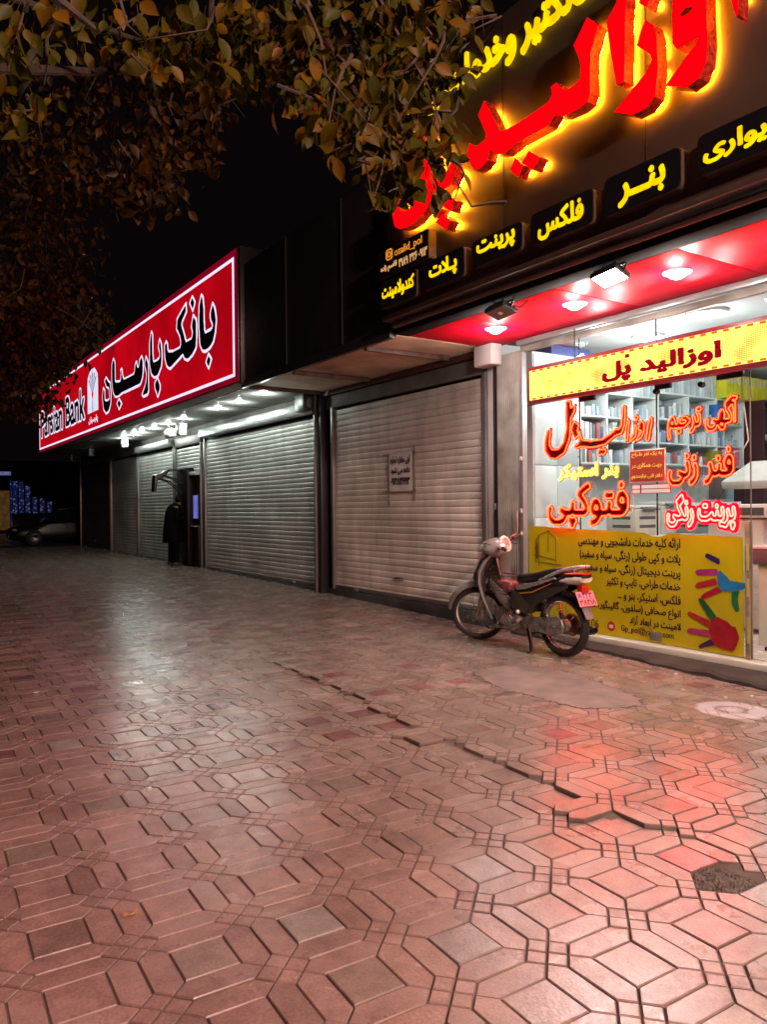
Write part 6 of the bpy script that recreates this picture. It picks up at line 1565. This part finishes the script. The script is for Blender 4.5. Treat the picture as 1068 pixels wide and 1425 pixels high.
def leaf_outline():
    # half-width along the length of an elm-like leaf with a toothed edge, petal tip down
    return [(0, .0), (.10, .13), (.24, .24), (.40, .285), (.56, .27), (.72, .19), (.86, .085), (1.0, .0)]
LO = leaf_outline()
def leaves(clusters, size):
    V = []; F = []; T = []
    for cx, cy, cz, rx, ry, rz, n, sz in clusters:
        k = 0
        n = int(n*1.25)
        while k < n:
            p = rng.normal(0, .48, 3)
            if np.hypot(*p[:2]) > 1.15 or abs(p[2]) > 1.1: continue
            k += 1
            c = np.array([cx + p[0]*rx, cy + p[1]*ry, cz + p[2]*rz])
            s = size*sz*rng.uniform(.5, 1.22)
            # leaves hang: midrib mostly down, faces turned every way but often outwards
            d = np.array([rng.normal(0,.62), rng.normal(0,.62), -.85 + rng.normal(0,.4)]); d /= np.linalg.norm(d)
            nn = np.array([rng.normal(-.55,.6), rng.normal(-.75,.6), rng.normal(.25,.45)]); nn -= d*(nn @ d); nn /= np.linalg.norm(nn)
            w = np.cross(d, nn); b = len(V); curl = rng.uniform(-.1, .38)
            tone = float(np.clip(rng.beta(1.6, 2.4) + (.35 if rng.random() < .04 else 0), 0, 1))
            pts = []
            for t, hw in LO:
                bend = -curl*t*t*s*.6
                m_ = c + d*t*s + nn*bend
                pts.append(m_)
                V.append(tuple(m_ + w*hw*s + nn*hw*s*.35)); V.append(tuple(m_)); V.append(tuple(m_ - w*hw*s + nn*hw*s*.35))
            for i in range(len(LO)-1):
                a = b + i*3
                F += [(a, a+1, a+4, a+3), (a+1, a+2, a+5, a+4)]; T += [tone, tone]
            # stalk
            b2 = len(V); q = c - d*s*.28 + np.array([rng.normal(0,.004), rng.normal(0,.004), .006])
            V += [tuple(c + w*.0012), tuple(c - w*.0012), tuple(q - w*.0012), tuple(q + w*.0012)]; F.append((b2, b2+1, b2+2, b2+3)); T.append(tone)
    return V, F, T
def tree(label, trunk, limbs, twigs, clusters, size, m):
    t = thing('tree', label, 'tree', None); place(t, trunk[0][0])
    rel(MB().tube([p for p, r_ in trunk], [r_ for p, r_ in trunk], 12).build('trunk', M_BARK, t), t)
    for lb in limbs: rel(MB().tube([p for p, r_ in lb], [r_ for p, r_ in lb], 8).build('limb', M_BARK, t), t)
    tws = list(twigs); tr_ = np.random.default_rng(11)
    for cx, cy, cz, rx, ry, rz, n, sz in clusters:
        for k in range(2 if n > 15 else 1):
            a = Vector((cx, cy, cz + rz*.9)) + Vector(tr_.normal(0, .12, 3)); b_ = Vector((cx + tr_.normal(0, .7)*rx, cy + tr_.normal(0, .7)*ry, cz - rz*tr_.uniform(.2, .8)))
            m_ = a.lerp(b_, .5) + Vector(tr_.normal(0, .05, 3)); tws.append(([a, a.lerp(m_, .5) + Vector(tr_.normal(0, .012, 3)), m_, b_], [.006*sz, .005*sz, .0035*sz, .0015*sz]))
    for tw in tws: rel(MB().tube(tw[0], tw[1], 5).build('twig', M_BARK, t), t)
    V, F, T = leaves(clusters, size)
    me = bpy.data.meshes.new('crown'); me.from_pydata(V, [], F); at = me.attributes.new('leaf_tone', 'FLOAT', 'FACE'); at.data.foreach_set('value', T)
    me.polygons.foreach_set('use_smooth', [True]*len(F)); me.materials.append(m)
    o = bpy.data.objects.new('crown', me); COL.objects.link(o); o.parent = t; rel(o, t)
    return t
M_LEAF3 = leaf_material('small_shade_tinted_leaf', (.009,.006,.001), (.024,.012,.001), (.11,.048,.005))  # leaf colours darkened, as little light should reach the middle tree

tree('near tree with large olive leaves hanging in front of the shop sign', [((-1.1,1.6,-.1),.17),((-1.05,1.62,.6),.14),((-1.0,1.66,1.6),.125),((-.85,1.78,2.6),.11),((-.8,1.8,3.4),.08)],
     [[((-.9,1.75,2.5),.07),((-.3,2.0,3.1),.05),((0.76, 2.51, 3.25),.035),((1.15, 2.37, 3.27),.024),((1.43, 2.18, 3.22),.016),((1.68, 2.02, 3.19),.008)],
      [((-.85,1.8,2.6),.06),((-.2,2.1,2.9),.035),((0.44, 2.48, 3.02),.02),((0.62, 2.6, 3.02),.008)],
      [((1.19, 2.34, 3.27),.02),((1.27, 2.29, 3.1),.014),((1.32, 2.19, 2.9),.010),((1.36, 2.1, 2.72),.007),((1.45, 2.04, 2.6),.004)]],
     [([(1.43, 2.18, 3.22),(1.48, 2.08, 2.99),(1.56, 2.03, 2.83),(1.54, 1.93, 2.61)],[.008,.006,.004,.002]), ([(1.3, 2.2, 2.95),(1.37, 2.1, 2.82),(1.54, 2.05, 2.92)],[.005,.004,.002]), ([(1.36, 2.1, 2.72),(1.26, 2.05, 2.59),(1.19, 2.1, 2.56)],[.004,.003,.0015]), ([(1.41, 2.07, 2.66),(1.34, 2.0, 2.5),(1.29, 1.97, 2.4)],[.004,.003,.0015]),
      ([(0.97, 2.43, 3.21),(0.97, 2.49, 3.08),(0.95, 2.56, 2.94)],[.006,.004,.002]), ([(0.76, 2.51, 3.21),(0.76, 2.5, 3.07),(0.61, 2.31, 2.86)],[.005,.004,.002])],
     [(0.39,2.39,2.81,0.165,0.148,0.165,40,1),(0.36,2.53,2.68,0.097,0.087,0.129,22,1),(0.62,2.72,3.13,0.146,0.131,0.122,25,1),(0.59,2.26,2.82,0.051,0.046,0.051,6,1),(0.76,2.5,2.98,0.094,0.084,0.105,14,1),(0.75,2.39,2.83,0.049,0.044,0.049,5,1),(0.97,2.49,3.08,0.219,0.197,0.134,60,1),(1.15,2.37,3.04,0.219,0.197,0.182,80,1),(0.96,2.61,2.99,0.088,0.08,0.076,12,1),(1.31,2.26,3.04,0.219,0.197,0.182,85,1),(1.45,2.04,3.01,0.21,0.189,0.152,75,1),(1.67,2.02,3.11,0.097,0.088,0.109,22,1),(1.27,2.29,2.86,0.146,0.131,0.134,45,1),(1.37,2.1,2.78,0.187,0.168,0.175,85,1),(1.58,2.08,2.85,0.134,0.12,0.158,52,1),(1.22,2.07,2.61,0.081,0.073,0.081,18,1),(1.41,2.07,2.62,0.164,0.147,0.105,62,0.95),(1.48,1.91,2.57,0.101,0.091,0.101,36,0.95),(1.29,1.97,2.4,0.04,0.036,0.044,5,1),(1.46,1.92,2.44,0.101,0.091,0.049,16,0.9),(1.67,2.02,2.94,0.078,0.07,0.097,18,1),(1.09,2.53,3.01,0.152,0.136,0.101,25,1)], .076, M_LEAF)
tree('middle tree with small leaves in shaded brown hanging against the black sky', [((-1.15,5.4,-.1),.18),((-1.1,5.4,1.6),.14),((-.95,5.3,2.8),.12),((-.7,5.2,4.2),.08)],
     [[((-.95,5.3,2.9),.07),((-.1,5.1,3.9),.05),((1.45, 6.14, 4.82),.03),((1.79, 5.31, 4.53),.018),((1.85, 4.79, 4.12),.008)],
      [((-.8,5.25,3.6),.05),((.2,5.0,4.5),.03),((1.66, 5.52, 4.8),.016),((1.62, 4.95, 3.88),.008),((1.4, 4.85, 3.41),.003)]], [],
     [(1.7,4.89,3.88,0.304,0.274,0.234,240,1),(1.48,4.8,3.54,0.225,0.202,0.202,200,1),(1.37,4.87,3.36,0.117,0.105,0.072,30,1),(1.87,4.78,4.07,0.14,0.126,0.234,90,1),(2.26,5.0,4.73,0.303,0.273,0.354,160,1),(1.53,6.45,4.71,0.696,0.626,0.522,330,1),(1.15,6.46,4.21,0.449,0.404,0.393,220,1),(1.47,6.01,3.95,0.326,0.293,0.163,80,1),(1.93,5.71,4.82,0.488,0.439,0.326,220,1)], .078, M_LEAF3)
tree('tree in shaded reddish brown behind the others, partly covering the bank sign', [((-.9,8.9,-.1),.19),((-.85,8.9,1.6),.15),((-.6,8.8,2.8),.12),((-.3,8.6,4.2),.07)],
     [[((-.65,8.8,2.7),.07),((.2,8.2,3.2),.045),((1.3, 8.16, 3.15),.03),((1.64, 7.57, 3.08),.012)],
      [((-.4,8.7,3.6),.06),((.4,8.0,3.9),.04),((1.27, 7.58, 3.82),.02),((1.49, 7.43, 3.36),.008)]], [],
     [(1.27,7.58,3.85,0.622,0.56,0.426,380,1),(1.38,7.51,3.3,0.557,0.501,0.393,430,1),(1.26,8.18,2.94,0.435,0.391,0.351,340,1),(1.51,7.42,3.07,0.236,0.212,0.262,120,1),(1.28,8.77,2.59,0.486,0.438,0.187,200,1),(1.14,7.91,3.42,0.404,0.364,0.539,240,1),(1.72,7.04,3.18,0.114,0.103,0.064,12,1),(1.4,8.1,4.41,0.561,0.505,0.281,260,1),(1.6,8.56,2.92,0.254,0.229,0.195,80,1),(1.54,8.84,2.68,0.23,0.207,0.153,70,0.9),(1.52,7.17,2.99,0.229,0.206,0.127,22,1)], .075, M_LEAF2)


# ------------------------------------------------------------------ litter on the pavement
t = tag(MB().prism([(0,0),(.035,.008),(.042,.03),(.012,.036)], lambda a,b: (a,b,.004), lambda a,b: (a,b,.008)).build('paper_scrap', M_WHITEPAINT, smooth=0), 'small white paper scrap on the dim pavement at the far left', 'litter'); t.location = (1.12, 7.0, gz(7.4)+.004)
t = tag(MB().prism([(0,0),(.022,.006),(.02,.026),(.004,.022)], lambda a,b: (a,b,.004), lambda a,b: (a,b,.012)).build('foil_scrap', mat('pale_turquoise_foil', (.55,.85,.80), .25), smooth=0), 'tiny turquoise foil scrap on the reddish pavers at the left', 'litter'); t.location = (1.24, 4.2, gz(4)+.004)
V, F, T = leaves([(0,0,0,.001,.001,.001,1,1)], .07)
mb = MB(); a = rng.uniform(0, 1)
mb.loft([[(math.cos(q)*.03, math.sin(q)*.012 + .01*math.cos(q*2), .006+.006*math.sin(q*3)) for q in [2*math.pi*k/14 for k in range(14)]], [(math.cos(q)*.026, math.sin(q)*.009 + .01*math.cos(q*2), .010+.006*math.sin(q*3)) for q in [2*math.pi*k/14 for k in range(14)]]])
o = tag(mb.build('fallen_leaf', mat('dry_leaf', (.42,.22,.08), .6)), 'curled dry brown leaf lying on the pavers at the lower left', 'leaf'); o.location = (0.80, 2.95, gz(3)+.003)
for i, (x, y, lab) in enumerate(((5.92, 4.52, 'pebble by the step under the mail address of the banner'), (6.02, 4.30, 'pebble by the step below the painted hands'), (5.55, 3.9, 'pebble between the cement patch and the step'), (5.80, 3.45, 'pale pebble at the right edge below the step'), (5.60, 3.55, 'pebble just above the white sprayed mark'))):
    mb = MB(); mb.ball((0,0,.010), (.018+.006*(i % 2), .014, .011), 4); o = tag(mb.build('pebble', M_CREAM, smooth=0), lab, 'pebble', 'pale pebbles near the shop step'); o.location = (x, y, gz(y)+.002)
